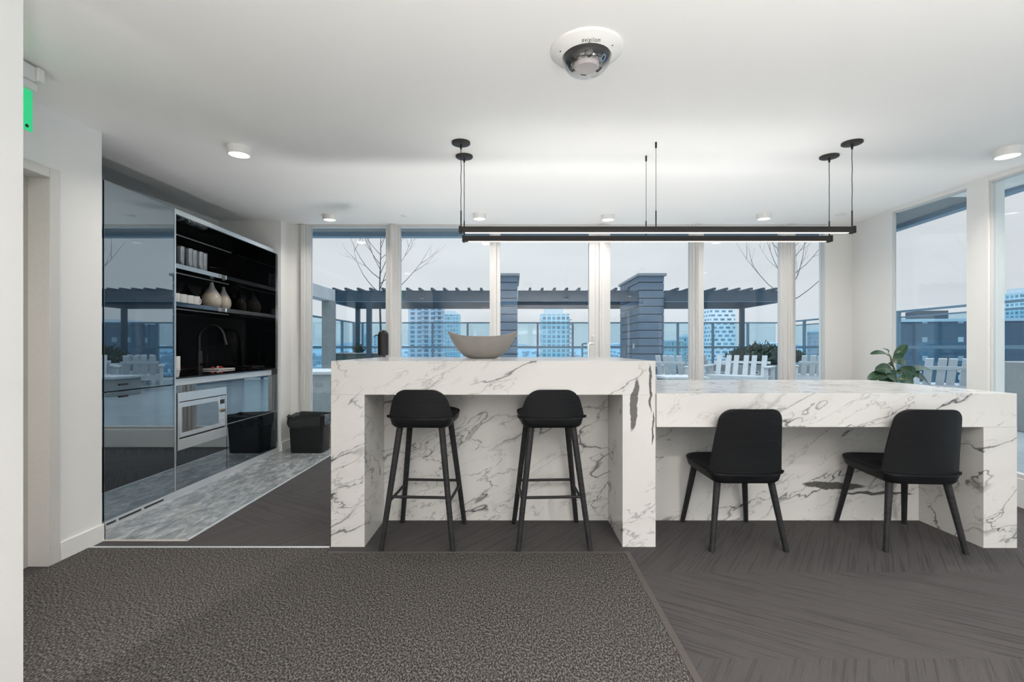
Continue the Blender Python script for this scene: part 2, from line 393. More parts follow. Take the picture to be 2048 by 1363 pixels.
# right: white pier then glazing
XR=right_x(ZW)
m=MB(); m.hexa([(3.512,ZW-.0,0),(XR+.3,ZW-.0,0),(XR+.3,ZW+.1,0),(3.512,ZW+.1,0)],[(3.512,ZW,ceil_z(ZW)),(XR+.3,ZW,ceil_z(ZW)),(XR+.3,ZW+.1,ceil_z(ZW)),(3.512,ZW+.1,ceil_z(ZW))])
struct(m.build('wall_back_right',M['white_wall'],angle=0))
def skew(m,y0,y1,d0,d1,z0,z1=None):         # slab along the slanted right wall, d = distance outward
    a0,a1=right_x(y0),right_x(y1)
    t0=ceil_z(y0) if z1 is None else z1; t1=ceil_z(y1) if z1 is None else z1
    m.hexa([(a0+d0,y0,z0),(a0+d1,y0,z0),(a1+d1,y1,z0),(a1+d0,y1,z0)],[(a0+d0,y0,t0),(a0+d1,y0,t0),(a1+d1,y1,t1),(a1+d0,y1,t1)]); return m
def skewT(m,y0,y1,d0,d1,o0,o1):             # strip along the slanted wall hung from the ceiling
    a0,a1=right_x(y0),right_x(y1); c0,c1=ceil_z(y0),ceil_z(y1)
    m.hexa([(a0+d0,y0,c0-o0),(a0+d1,y0,c0-o0),(a1+d1,y1,c1-o0),(a1+d0,y1,c1-o0)],[(a0+d0,y0,c0-o1),(a0+d1,y0,c0-o1),(a1+d1,y1,c1-o1),(a1+d0,y1,c1-o1)]); return m
XC=3.815; RX=right_x(4.335)
struct(MB().hexa([(RX,4.335,0),(RX+.03,4.335,0),(XC+.03,ZW,0),(XC,ZW,0)],[(RX,4.335,ceil_z(4.335)),(RX+.03,4.335,ceil_z(4.335)),(XC+.03,ZW,ceil_z(ZW)),(XC,ZW,ceil_z(ZW))]).build('wall_right',M['white_wall'],angle=0))
# curbs under the glazing
SILL=.20
struct(B(-2.38,3.512,ZW-.01,ZW+.10,0,SILL,bev=.006).build('trim_1',M['white_trim']))
struct(skew(MB(),YB,4.335,-.01,.14,0.,SILL).build('trim_2',M['white_trim'],angle=0))
struct(B(-2.38,3.512,ZW-.035,ZW+.0,ceil_z(ZW)-.010,ceil_z(ZW)-.0).build('trim_3',M['frame']))
struct(skewT(MB(),YB,4.335,-.012,.05,.034,0).build('trim_4',M['white_trim'],angle=0))
# window bays in the back wall
HT=ceil_z(ZW)-.010
def bay(name,x0,x1,fw=.02,z0=SILL):
    f=MB()
    f.box(x0,x0+fw,ZW-.0,ZW+.06,z0,HT); f.box(x1-fw,x1,ZW-.0,ZW+.06,z0,HT)
    f.box(x0+fw,x1-fw,ZW,ZW+.06,z0,z0+fw*1.6); f.box(x0+fw,x1-fw,ZW,ZW+.06,HT-fw*.7,HT)
    o=struct(f.build(name,M['frame'],angle=0))
    p=B(x0+fw,x1-fw,ZW+.024,ZW+.036,z0+fw*1.6,HT-fw*.7).build('pane',M['glass'],o,angle=0)
    return o
bay('window_1',-2.284,-1.397); bay('window_2',-1.274,-.230); bay('window_3',1.083,2.02); bay('window_4',2.132,3.036); bay('window_5',3.170,3.512,.008)
k=5
def mull(x0,x1,d=.05,steps=2):
    global k
    f=B(x0,x1,ZW-d*.4,ZW+.08,SILL,HT)
    w=x1-x0
    f.box(x0+w*.28,x1-w*.30,ZW-d,ZW-d*.4,SILL,HT)
    if steps>1: f.box(x0+w*.42,x1-w*.44,ZW-d-.012,ZW-d,SILL,HT)
    struct(f.build('trim_%d'%k,M['frame'],angle=0)); k+=1
mull(-2.384,-2.284); mull(-1.397,-1.274); mull(-.230,-.1515,.03,1); mull(.931,1.083,.05); mull(2.02,2.132,.05); mull(3.036,3.170,.05)
# glazed terrace door
d=B(-.1515,-.1315,ZW-.01,ZW+.05,SILL,HT); d.box(.864,.931,ZW-.012,ZW+.05,SILL,HT); d.box(-.1315,.864,ZW-.01,ZW+.05,SILL,SILL+.09); d.box(-.1315,.864,ZW-.01,ZW+.05,HT-.05,HT)
d=struct(d.build('door_2',M['frame'],angle=0))
B(-.1315,.864,ZW+.014,ZW+.026,SILL+.09,HT-.05).build('pane',M['glass'],d,angle=0)
zc=EYE+ (694-690)*.0056
h=MB().tube([(.905,ZW-.012,zc+.02),(.905,ZW-.06,zc+.02),(.86,ZW-.075,zc+.02),(.843,ZW-.078,zc),(.843,ZW-.078,zc-.45),(.86,ZW-.075,zc-.47),(.905,ZW-.06,zc-.47),(.905,ZW-.012,zc-.47)],.011,10)
o=h.build('door_handle',M['steel'],d); o['label']='brushed steel pull handle'
o=MB().tube([(.835,ZW+.05,zc+.02),(.815,ZW+.10,zc+.02),(.805,ZW+.11,zc),(.805,ZW+.11,zc-.45),(.815,ZW+.10,zc-.47),(.835,ZW+.05,zc-.47)],.012,10).build('door_handle',M['rail'],d)
MB().tube([(.905,ZW-.012,1.245),(.905,ZW-.035,1.245),(.885,ZW-.04,1.26)],[.014,.012,.006],10).build('thumb_turn',M['steel'],d)
# bays in the slanted right wall
def rbay(name,y0,y1,fw=.010):
    f=MB(); T=.034
    def full(a,b,d0,d1,z0,off):
        A0,A1=right_x(a),right_x(b)
        f_=[(A0+d0,a,z0),(A0+d1,a,z0),(A1+d1,b,z0),(A1+d0,b,z0)]; g_=[(A0+d0,a,ceil_z(a)-off),(A0+d1,a,ceil_z(a)-off),(A1+d1,b,ceil_z(b)-off),(A1+d0,b,ceil_z(b)-off)]
        return f_,g_
    f.hexa(*full(y0,y0+fw,0,.05,SILL,T)); f.hexa(*full(y1-fw,y1,0,.032,SILL,T)); skew(f,y0+fw,y1-fw,0,.05,SILL,SILL+.03); skewT(f,y0+fw,y1-fw,0,.05,T+.010,T)
    o=struct(f.build(name,M['frame'],angle=0))
    MB().hexa(*full(y0+fw,y1-fw,.018,.030,SILL+.03,T+.010)).build('pane',M['glass'],o,angle=0)
    return o
rbay('window_6',3.5475,4.335); rbay('window_7',2.0,3.375); rbay('window_8',.2,1.85); rbay('window_9',-1.9,.05); rbay('window_10',-4.5,-2.05)
for (a,b) in ((3.375,3.5475),(1.85,2.0),(.05,.2),(-2.05,-1.9)):
    struct(skew(MB(),a,b,-.015,.11,SILL).build('trim_%d'%k,M['white_trim'],angle=0)); k+=1
# floor finishes
struct(B(-3.1,-1.888,2.612,ZW-.012,0,.0035).build('floor_tiles',M['tile'],angle=0))
struct(B(-1.888,-1.872,2.602,ZW-.012,0,.006,bev=.002).build('trim_%d'%k,M['alu_matt'])); k+=1
struct(B(-2.36,-1.872,2.596,2.612,0,.006,bev=.002).build('trim_%d'%k,plain('tile_edge',(.5,.46,.42),.5))); k+=1
struct(B(-2.37,-1.02,2.505,2.522,0,.007,bev=.002).build('trim_%d'%k,M['alu_matt'])); k+=1
reflector=B(-1.30,2.7,-4.45,-.75,.0085,.024,bev=.004).build('bounce_reflector',plain('pale_reflector',(.80,.79,.77),.9,var=.04),angle=0); tag(reflector,'large pale rug added behind the camera to bounce light','reflector')  # added out of view, bounces lamp light onto the ceiling
mt=MB().prism([(-2.356,1.31),(-1.40,1.31),(-1.40,-3.),(.575,-3.),(.613,2.435),(-1.0,2.435),(-1.02,2.503),(-2.356,2.503)],0,.006)
mt=mt.build('entrance_mat',M['tweed'],angle=0); tag(mt,'dark tweed walk-off carpet filling the left foreground floor','carpet')
e=MB().prism([(.577,-3.),(.603,-3.),(.641,2.452),(.613,2.436)],0,.008).prism([(-1.0,2.436),(.613,2.436),(.641,2.452),(-1.0,2.452)],0,.008)
e.build('edge_strip',plain('mat_edge',(.085,.075,.072),.7),mt,angle=0)
# baseboards
def bb(name,*a): struct(B(*a,bev=.003).build(name,M['white_trim']))
bb('baseboard_left',WX,WX+.012,2.352,2.612,0,.10); bb('baseboard_left_end',WX-.16,WX+.012,2.60,2.612,0,.10)
bb('baseboard_corridor',WX,WX+.012,-1.2,1.335,0,.10)
bb('baseboard_back',-2.48,-2.468,4.83,ZW-.008,0,.10); bb('baseboard_left_front',-1.412,-1.40,YB,1.30,0,.10)
struct(MB().hexa([(XC-.012,ZW-.002,0),(XC,ZW-.002,0),(right_x(4.335),4.335,0),(right_x(4.335)-.012,4.335,0)],[(XC-.012,ZW-.002,.1),(XC,ZW-.002,.1),(right_x(4.335),4.335,.1),(right_x(4.335)-.012,4.335,.1)]).build('baseboard_right',M['white_trim'],angle=0))
# corridor door: frame wraps the opening, the leaf sits back
f=MB()
f.box(WX-.18,WX+.012,2.296,2.350,0,2.035,bev=.003); f.box(WX-.18,WX+.012,1.335,1.388,0,2.035,bev=.003); f.box(WX-.18,WX+.012,1.388,2.296,1.985,2.035,bev=.003)
d=struct(f.build('door_1',M['frame_metal']))
f=B(WX-.115,WX-.10,2.27,2.296,0,1.985); f.box(WX-.115,WX-.10,1.388,1.41,0,1.985); f.box(WX-.115,WX-.10,1.41,2.27,1.96,1.985)
f.build('door_stop',M['door_grey'],d,angle=0)
B(WX-.16,WX-.12,1.39,2.294,.008,1.982).build('door_leaf',M['door_grey'],d,angle=0)

# ------------------------------------------------------------------ bar and low counter
def block(name,label,cat,mat,X0,X1,y0,y1,h,und,nl,nr,yb):
    t=thing(name,label,cat,(0,0,0))
    g=.0003
    B(X0,X1,y0,y1,und+g,h,bev=.0015).build('countertop',M[mat],t)
    if nl: B(X0,X0+nl,y0,y1,0,und).build('side_panel',M[mat],t)
    if nr: B(X1-nr,X1,y0,y1,0,und).build('side_panel',M[mat],t)
    B(X0+(nl+g if nl else 0),X1-(nr+g if nr else 0),yb,y1,0,und).build('back_panel',M[mat],t,angle=0)
    return t
block('bar_counter','tall white marble bar with dark veins and two black stools tucked under','bar counter','marble_bar',-1.016,.806,2.526,3.50,1.043,.853,.188,.185,2.913)
block('low_counter','lower white marble counter joined to the right of the tall bar','counter','marble_low',.808,2.82,2.513,3.57,.862,.674,0,.187,2.913)

# ------------------------------------------------------------------ seats
def outline(hwf,hwb,yf,yb,rf=.125,rb=.06,n=9):
    pts=[]
    for (cx,cy,r,a0) in ((hwf-rf,yf-rf,rf,0),(-hwf+rf,yf-rf,rf,90),(-hwb+rb,yb+rb,rb,180),(hwb-rb,yb+rb,rb,270)):
        for i in range(n):
            a=R(a0+90*i/(n-1)); pts.append((cx+r*math.cos(a),cy+r*math.sin(a)))
    return pts
def seat_mesh(hwf,hwb,yf,yb,zt,th):
    o=outline(hwf,hwb,yf,yb); cx=0; cy=(yf+yb)/2
    def ring(s,z,tilt=.010):
        return [((x-cx)*s+cx,(y-cy)*s+cy, z+tilt*((y-cy)/(yf-cy))) for x,y in o]
    m=MB(); m.loft([ring(.80,zt-th),ring(.90,zt-th*.94),ring(.955,zt-th*.72),ring(.985,zt-th*.3),ring(1,zt-th*.06),ring(.995,zt),ring(.97,zt+.002),ring(.86,zt-.006),ring(.55,zt-.014),ring(.12,zt-.017)])
    return m
def back_mesh(hw0,hw1,h,z0,y0,lean,curve,r,th=.013,nu=17):
    rows=[]
    vs=[i/8*(1-r/h) for i in range(9)]+[1-r/h*(1-math.sin(R(90*i/6))) for i in range(1,7)]
    for v in vs:
        w=hw0+(hw1-hw0)*v**1.25
        dv=max(0,(v-(1-r/h))*h)
        w=w-r+math.sqrt(max(0,r*r-dv*dv))
        rows.append((v,w))
    def pt(u,v,w,off):
        x=u*w; q=(x/hw0)**2
        y=y0+curve*q-lean*h*(v**1.3)-off
        return (x,y,z0+h*v-0.004*q*v)
    m=MB(); vsx=[]; fs=[]; nr=len(rows)
    for off in (0,th):
        for v,w in rows:
            for i in range(nu): vsx.append(pt(-1+2*i/(nu-1),v,w,off if 0<i<nu-1 else off*.8))
    def id(s,j,i): return s*nr*nu+j*nu+i
    for j in range(nr-1):
        for i in range(nu-1):
            fs.append((id(0,j,i),id(0,j,i+1),id(0,j+1,i+1),id(0,j+1,i))); fs.append((id(1,j,i+1),id(1,j,i),id(1,j+1,i),id(1,j+1,i+1)))
        fs.append((id(0,j,0),id(0,j+1,0),id(1,j+1,0),id(1,j,0))); fs.append((id(0,j+1,nu-1),id(0,j,nu-1),id(1,j,nu-1),id(1,j+1,nu-1)))
    for i in range(nu-1):
        fs.append((id(0,nr-1,i),id(0,nr-1,i+1),id(1,nr-1,i+1),id(1,nr-1,i))); fs.append((id(0,0,i+1),id(0,0,i),id(1,0,i),id(1,0,i+1)))
    m.add(vsx,fs); return m
def lip_mesh(hw,z,y0,curve,flare=.014):
    pts=[]; n=19; m=MB(); rings=[]
    for i in range(n):
        u=-1+2*i/(n-1); x=u*(hw+flare); q=min(1.15,(x/hw)**2)
        y=y0+curve*q-.004; zz=z+.006*abs(u)**6
        e=.35 if i in (0,n-1) else 1
        rings.append([(x,y-.022*e-.004,zz-.003),(x,y-.022*e-.004,zz+.003),(x,y-.010,zz+.006),(x,y+.02,zz+.004),(x,y+.02,zz-.007),(x,y-.008,zz-.007)])
    m.loft(rings); return m
def leg_bm(top,bot,r0,r1): return MB().tube([top,tuple(t+(b-t)*.5 for t,b in zip(top,bot)),bot],[r0,(r0+r1)/2,r1],16)

def make_chair(name,label,cat,sh,lip,bh,hwf,hwb,hw1,yf,yb,feet,tops,lean,stretch,group,legr=(.019,.0135)):
    t=thing(name,label,cat,group=group)
    seat_mesh(hwf,hwb,yf,yb,sh,.058).build('seat',M['chair'],t,angle=60)
    back_mesh(hwb+.004,hw1,bh,lip+.004,yb+.012,lean,.045,.06).build('backrest',M['chair'],t,angle=50)
    lip_mesh(hwb+.004,lip,yb+.010,.045).build('rim',M['chair'],t,angle=60)
    fx,fyf,fyb=feet; tx,tyf,tyb=tops; zt=sh-.052
    for sx in (-1,1):
        leg_bm((sx*tx,tyb,zt),(sx*fx,fyb,0.),*legr).build('leg',M['leg'],t)
        leg_bm((sx*tx*1.05,tyf,zt),(sx*fx,fyf,0.),*legr).build('leg',M['leg'],t)
    if stretch:
        def at(sx,ty,fy,z,k=1.0):
            f=1-z/zt; return (sx*(tx*k+(fx-tx*k)*f),ty+(fy-ty)*f,z)
        zb,zf,zs=stretch
        MB().tube([at(-1,tyb,fyb,zb),at(1,tyb,fyb,zb)],.0085,10).build('stretcher',M['leg'],t)
        MB().tube([at(-1,tyf,fyf,zf,1.05),at(1,tyf,fyf,zf,1.05)],.0085,10).build('stretcher',M['leg'],t)
        for sx in (-1,1):
            MB().tube([at(sx,tyb,fyb,zs),at(sx,tyf,fyf,zs,1.05)],.0085,10).build('stretcher',M['leg'],t)
    return t
ch=make_chair('dining_chair','black stained wooden chair at the low counter, the one nearer the tall bar','chair',.435,.424,.36,.215,.196,.165,.235,-.215,
    (.205,.222,-.205),(.148,.150,-.150),.14,None,'black chairs at the low counter')
ch.location=(1.30,2.672,0); ch.rotation_euler=(0,0,R(0))
dup(ch,(2.27,2.655,0),R(-4.5),'black stained wooden chair at the right end of the low counter, turned slightly')
st=make_chair('bar_stool','black low-backed wooden bar stool under the left half of the marble bar','stool',.733,.722,.158,.19,.178,.135,.20,-.165,
    (.20,.20,-.20),(.118,.115,-.115),.10,(.285,.285,.255),'black stools at the marble bar',(.0185,.0145))
st.location=(-.512,2.672,0); st.rotation_euler=(0,0,R(-3))
dup(st,(.222,2.672,0),R(3),'black low-backed wooden bar stool under the right half of the marble bar')

# ------------------------------------------------------------------ things on the bar
def bowl():
    m=MB(); n=48; A,Bq=.247,.135
    def ring(s,inn=0):
        out=[]
        for k2 in range(n):
            a=2*math.pi*k2/n; cx,sx=math.cos(a),math.sin(a)
            rim=.150+.040*abs(cx)**3
            e=s**.62
            x=(.080+(A-.080)*e)*cx*(1-inn); y=(.055+(Bq-.055)*e)*sx*(1-inn*1.6)
            out.append((x,y,rim*s**1.25+inn*.10*(1-s)))
        return out
    S=[0,.04,.12,.25,.4,.6,.8,.92,1]
    m.loft([ring(s) for s in S]+[ring(s,.03) for s in reversed(S)]); return m
o=bowl().build('fruit_bowl',M['bowl'],loc=(-.203,3.13,1.044),angle=70); tag(o,'empty grey boat-shaped bowl with upswept ends standing on the marble bar','bowl')
t=thing('sanitizer_stand','black round-topped dispenser on a stand behind the left end of the bar','dispenser',(-1.145,4.0,0))
MB().lathe([(.13,0),(.13,.012),(.02,.016)],seg=28).build('base',M['black'],t)
MB().tube([(0,.02,.012),(0,.02,1.05)],.014,12).build('pole',M['black'],t)
MB().lathe([(.044,1.05),(.046,1.056),(.046,1.226),(.043,1.243),(.034,1.260),(.020,1.270),(.004,1.273)],seg=28).build('housing',M['black'],t)
MB().tube([(-.035,-.01,1.222),(-.055,-.012,1.228),(-.072,-.012,1.222),(-.076,-.012,1.212)],[.006,.005,.005,.004],8).build('spout',M['black'],t)
MB().lathe([(.03,1.022),(.042,1.028),(.042,1.05)],seg=20).build('drip_cup',M['clear'],t)

# ------------------------------------------------------------------ kitchen wall
FX=-2.50; BX=-3.12
t=thing('tall_cabinet','tall gloss black cabinet beside the corridor wall, mirroring the terrace','cabinet',(-2.8,3.05,0))
def K(m,name,mat,par,angle=50): 
    o=m.build(name,M[mat],par,angle=angle); o.location=tuple(-x for x in par.location); return o
K(B(BX,FX-.022,2.754,3.344,0.,2.15),'carcass','inner',t,0)
dr=K(B(FX-.020,FX,2.758,3.330,.846,2.148,bev=.0015),'door','gloss',t)
hd=B(FX,FX+.006,2.863,2.926,.876,.888).build('handle',M['black'],dr)
dr=K(B(FX-.020,FX,2.758,3.330,.052,.838,bev=.0015),'door','gloss',t)
hd=B(FX,FX+.006,2.863,2.926,.800,.812).build('handle',M['black'],dr)
K(B(FX-.022,FX-.004,2.618,2.752,.0,2.15),'filler_panel','gloss',t,0)
K(B(FX-.020,FX+.001,3.332,3.347,.052,2.15),'edge_trim','alu',t,0)
# open shelving
t=thing('wall_shelving','open black shelving with bright edges above the kitchen worktop','shelving',(-2.8,4.08,.895))
Y0,Y1=3.349,4.818
K(B(BX,BX+.02,Y0,Y1-.02,.897,2.115),'back_panel','inner',t,0)
K(B(BX,FX-.02,Y0,Y1,2.115,2.15),'top_panel','inner',t,0)
K(B(BX,FX-.02,Y1-.02,Y1,.897,2.115),'side_panel','inner',t,0)
K(B(FX-.02,FX,Y0,Y1,2.112,2.15,bev=.001),'edge_trim','alu',t)
K(B(FX-.02,FX,Y1-.016,Y1,.05,2.112),'edge_trim','alu',t,0)
SF=-2.78
for zt in (1.815,1.498):
    s=K(B(BX+.02,SF-.003,Y0,Y1-.021,zt-.038,zt),'shelf','inner',t,0)
    B(SF-.003,SF,Y0,Y1-.021,zt-.038,zt).build('shelf_edge',M['gloss'],s,angle=0)
for zt,(a,b) in ((2.1145,(3.85,4.74)),(1.7765,(3.85,4.70)),(1.4595,(3.85,4.70))):
    K(B(-2.965,-2.955,3.60,a-.05,zt-.004,zt).box(-2.965,-2.955,a,b,zt-.004,zt),'light_strip','led',t,0)
# worktop and base units
t=thing('worktop','thin black kitchen worktop with a pale metal front channel','worktop',(-2.8,4.08,.85))
K(B(BX,FX+.004,Y0,Y1-.021,.884,.895,bev=.002),'slab','inner',t)
K(B(FX-.04,FX-.012,Y0,4.70,.832,.884),'edge_profile','alu_matt',t,0); K(B(FX-.04,FX-.014,4.701,Y1-.021,.832,.884),'channel_end','black',t,0)
t=thing('microwave_cabinet','gloss black base cabinet holding the built-in microwave','cabinet',(-2.8,3.65,0))
a,b=3.351,3.945
c=B(BX,FX-.022,a,a+.018,0,.830); c.box(BX,FX-.022,b-.018,b,0,.830); c.box(BX,BX+.018,a+.018,b-.018,0,.830); c.box(BX+.018,FX-.022,a+.018,b-.018,.30,.318)
K(c,'carcass','inner',t,0)
K(B(FX-.02,FX,a+.001,b-.003,.779,.829,bev=.001),'filler_panel','gloss',t); K(B(FX-.02,FX,a+.001,b-.003,.052,.346,bev=.0015),'door','gloss',t)
t=thing('microwave','built-in stainless steel microwave with mirrored window and one knob','microwave',(-2.6,3.65,.345))
f=B(FX-.015,FX+.008,3.358,3.932,.710,.777,bev=.0015); f.box(FX-.015,FX+.008,3.358,3.932,.348,.428,bev=.0015); f.box(FX-.015,FX+.008,3.358,3.372,.428,.710); f.box(FX-.015,FX+.008,3.922,3.932,.428,.710)
K(f,'trim_frame','steel',t)
K(B(-2.95,FX-.016,3.378,3.918,.345,.705),'body','black',t,0)
d=K(B(FX-.010,FX+.004,3.380,3.832,.440,.703,bev=.002),'door','steel',t)
B(FX+.0042,FX+.0052,3.402,3.826,.474,.666).build('window',M['mirror_glass'],d,angle=0)
p=K(B(FX-.010,FX+.004,3.834,3.918,.440,.703,bev=.002),'control_panel','steel',t)
B(FX+.0042,FX+.005,3.848,3.906,.635,.672).build('display',M['ink'],p,angle=0)
kn=MB().tube([(FX+.004,3.876,.578),(FX+.022,3.876,.578)],[.015,.013],18).build('knob',plain('bronze_knob',(.22,.15,.09),.3,.8),p)
kn['label']='small dark bronze knob'
b_=MB()
for j in range(4):
    for i in range(2): b_.box(FX+.0042,FX+.0052,3.848+i*.032,3.848+i*.032+.024,.455+j*.024,.455+j*.024+.014)
b_.build('keypad',M['alu_matt'],p,angle=0)
t=thing('sink_cabinet','gloss black base cabinet with two fronts at the far end of the kitchen','cabinet',(-2.8,4.38,0))
K(B(BX,FX-.022,3.950,4.80,0,.72),'carcass','inner',t,0)
K(B(FX-.02,FX,3.949,4.797,.449,.829,bev=.0015),'drawer_front','gloss',t); K(B(FX-.02,FX,3.949,4.797,.052,.444,bev=.0015),'door','gloss',t)
K(B(FX-.006,FX+.0012,3.949,4.797,.4445,.4485),'edge_trim','alu',t,0)
kk=B(FX-.021,FX+.008,2.754,4.818,.0,.050,bev=.001)
o=kk.build('toe_kick',M['alu_matt']); tag(o,'pale metal toe kick with dark vent slots along the cabinet bottoms','toe kick')
for a,b in ((2.765,2.83),(2.852,3.024),(3.049,3.219)): MB().box(FX+.008,FX+.0092,a,b,.024,.037,bev=.0004).build('vent_slot',M['ink'],o)
# faucet
t=thing('kitchen_faucet','black gooseneck faucet with side lever on the kitchen worktop','faucet',(-2.99,4.30,.896))
MB().lathe([(.032,0),(.032,.006),(.029,.008),(.029,.185),(.027,.190)],seg=24).build('body',M['black'],t)
pts=[(0,0,.19),(0,0,.30)]+[(.118-.118*math.cos(R(a)),0,.315+.118*math.sin(R(a))) for a in range(0,166,11)]
pts+=[(pts[-1][0]+.018,0,pts[-1][2]-.065),(pts[-1][0]+.026,0,pts[-1][2]-.10)]
MB().tube(pts,[.014]*(len(pts)-2)+[.014,.0155],14).build('spout',M['black'],t)
MB().tube([(.02,-.01,.06),(.075,-.02,.065),(.088,-.022,.075),(.095,-.022,.15)],[.012,.012,.007,.006],10).build('lever',M['black'],t)
# worktop items
t=thing('serving_tray','white tray with small red and white pieces on the kitchen worktop','tray',(-2.96,4.52,.896))
MB().box(-.10,.10,-.13,.13,0,.014,bev=.004).build('tray',M['china'],t)
for i,(x,y,mm) in enumerate(((.02,.03,'red'),(.05,-.03,'red'),(-.03,.06,'china'),(.0,-.07,'red'))):
    MB().lathe([(.008,.0145),(.015,.019),(.016,.027),(.008,.033)],(x,y,0),16).build('treat',M[mm],t)
t=thing('paper_cup_stack','stack of white paper cups beside the tall cabinet on the worktop','cups',(-2.575,3.436,.896))
m=MB()
for i in range(9): m.lathe([(.026,.0+i*.0125),(.034,.05+i*.0125),(.036,.052+i*.0125),(.034,.055+i*.0125)],seg=20)
m.build('cups',M['paper'],t)
# shelf things
def tumbler(): return MB().lathe([(.024,0),(.027,.004),(.031,.185),(.029,.185),(.0255,.014),(.004,.012)],seg=24)
g0=None
pos=('first','second','third','fourth','fifth')
for i,y in enumerate((3.94,4.025,4.098,4.163,4.235)):
    lab='tall clear tumbler on the upper shelf, %s from the tall cabinet'%pos[i]
    if g0 is None:
        g0=tumbler().build('drinking_glass',M['tumbler'],loc=(-2.90,y,1.8152),angle=50); tag(g0,lab,'glass','tumblers on the upper shelf')
    else:
        o=g0.copy(); COL.objects.link(o); o.location=(-2.90+(.012 if i%2 else 0),y,1.8152); o['label']=lab
def mug():
    t=thing('coffee_mug','','mug',group='white mugs on the lower shelf')
    MB().lathe([(.030,0),(.037,.004),(.038,.085),(.0355,.085),(.034,.008),(.004,.006)],seg=28).build('cup',M['china'],t,angle=50)
    MB().tube([(.0,.036,.070),(.0,.055,.070),(.0,.066,.056),(.0,.066,.034),(.0,.055,.020),(.0,.036,.020)],.0052,8).build('handle',M['china'],t)
    return t
mg=mug(); first=True
for i,y in enumerate((3.87,3.952,4.034,4.116)):
    lab='white mug on the lower shelf, %s from the tall cabinet'%('first','second','third','last before the beige vases')[i] if i<3 else 'white mug on the lower shelf, the one right beside the beige vases'
    if first: mg.location=(-2.90,y,1.4985); mg.rotation_euler=(0,0,R(88)); mg['label']=lab; first=False
    else: dup(mg,(-2.90,y,1.4985),R(-8 if i==3 else 88+4*i),lab)
def vase(name,label,loc,r,h,neck):
    t=thing(name,label,'vase',loc,group='beige teardrop vases on the lower shelf')
    body=[(.45*r,0),(.78*r,.07*h),(.97*r,.22*h),(r,.33*h),(.93*r,.46*h),(.74*r,.58*h)]
    nk=[(.74*r,.58*h),(.50*r,.70*h),(.30*r,.82*h),(.20*r,.92*h),(.17*r,1.0*h),(.12*r,1.0*h),(.10*r,.9*h)]
    MB().lathe(body,seg=36,cap1=False).build('body',M['cream'],t,angle=60); MB().lathe(nk,seg=36,cap0=False).build('neck',M['greyglaze'],t,angle=60)
vase('ceramic_vase','larger beige teardrop vase with grey neck on the lower shelf',(-2.97,4.45,1.4985),.088,.262,1)
vase('ceramic_vase','smaller beige teardrop vase with grey neck, farther along the lower shelf',(-2.99,4.665,1.4985),.070,.245,1)
# waste bin
t=thing('waste_bin','black waste bin with a loose black liner beside the window','bin',(-2.175,4.855,0))
def rr(hx,hy,r,z,n=5):
    p=[]
    for cx,cy,a0 in ((hx-r,hy-r,0),(-hx+r,hy-r,90),(-hx+r,-hy+r,180),(hx-r,-hy+r,270)):
        for i in range(n): a=R(a0+90*i/(n-1)); p.append((cx+r*math.cos(a),cy+r*math.sin(a),z))
    return p
MB().loft([rr(.160,.105,.03,0),rr(.168,.112,.03,.012),rr(.183,.125,.035,.36),rr(.190,.132,.035,.362),rr(.190,.132,.035,.375),rr(.178,.12,.03,.375),rr(.16,.10,.03,.03)]).build('tub',M['bin'],t)
random.seed(4)
def wob(ring,a): return [(x*(1+random.uniform(-a,a)),y*(1+random.uniform(-a,a)),z+random.uniform(-a,a)*.22) for x,y,z in ring]
MB().loft([wob(rr(.182,.124,.035,.285,9),.07),wob(rr(.192,.135,.036,.32,9),.045),wob(rr(.194,.136,.036,.365,9),.02),wob(rr(.197,.140,.036,.392,9),.035),wob(rr(.188,.132,.034,.405,9),.05),wob(rr(.176,.118,.03,.37,9),.02)],False,False).build('liner',M['bag'],t,angle=30)

# ------------------------------------------------------------------ ceiling fittings
TILT=math.atan(.055)
def on_ceiling(o,x,y,dz=0): o.location=(x,y,ceil_z(y)-dz); o.rotation_euler=(TILT,0,0)
def area(parent,name,size,power,color,loc=(0,0,-.06),spread=150):
    l=bpy.data.lights.new(name,'AREA'); l.shape='DISK'; l.size=size; l.energy=power; l.color=color; l.spread=R(spread)
    o=bpy.data.objects.new(name,l); COL.objects.link(o); o.parent=parent; o.location=loc; return o
def make_down(label,group):
    t=thing('ceiling_downlight',label,'light',group=group)
    MB().lathe([(.066,0),(.066,-.046),(.064,-.05),(.058,-.05),(.056,-.043)],seg=36,cap1=False).build('housing',M['white_trim'],t)
    MB().lathe([(.057,-.043),(.03,-.0445),(.002,-.045)],seg=36).build('diffuser',M['down'],t)
    return t
WARM=(1,.93,.86)
DP=5; FILL_REAR=41; FILL_BAR=7
specs=[(-1.705,2.81,'white surface downlight on the ceiling nearest the black cabinets'),
 (-1.863,4.594,'small white downlight above the leftmost window'),(-.329,4.55,'small white downlight just left of the long pendants, by the windows'),
 (.98,4.594,'small white downlight by the windows above the terrace door'),(2.548,4.55,'small white downlight by the windows behind the right half of the pendants'),
 (3.126,2.836,'white surface downlight at the far right edge of the ceiling')]
d0=None
for x,y,lab in specs:
    if d0 is None: d0=make_down(lab,'white ceiling downlights'); o=d0
    else: o=dup(d0,(0,0,0),0,lab)
    on_ceiling(o,x,y); area(o,'lamp',.09,DP*.08 if y>3 else DP,WARM)
for i,(x,y) in enumerate(((-.4,.2),(1.2,.2),(2.5,.6),(-.4,-1.6),(1.2,-1.6),(2.5,-1.4),(.4,-3.3),(1.9,-3.3))):  # unseen downlights, added to brighten the room from behind
    o=dup(d0,(0,0,0),0,'white ceiling downlight added behind the camera to brighten the room'); on_ceiling(o,x,y); area(o,'lamp',.09,10 if x>0 else 6,WARM)
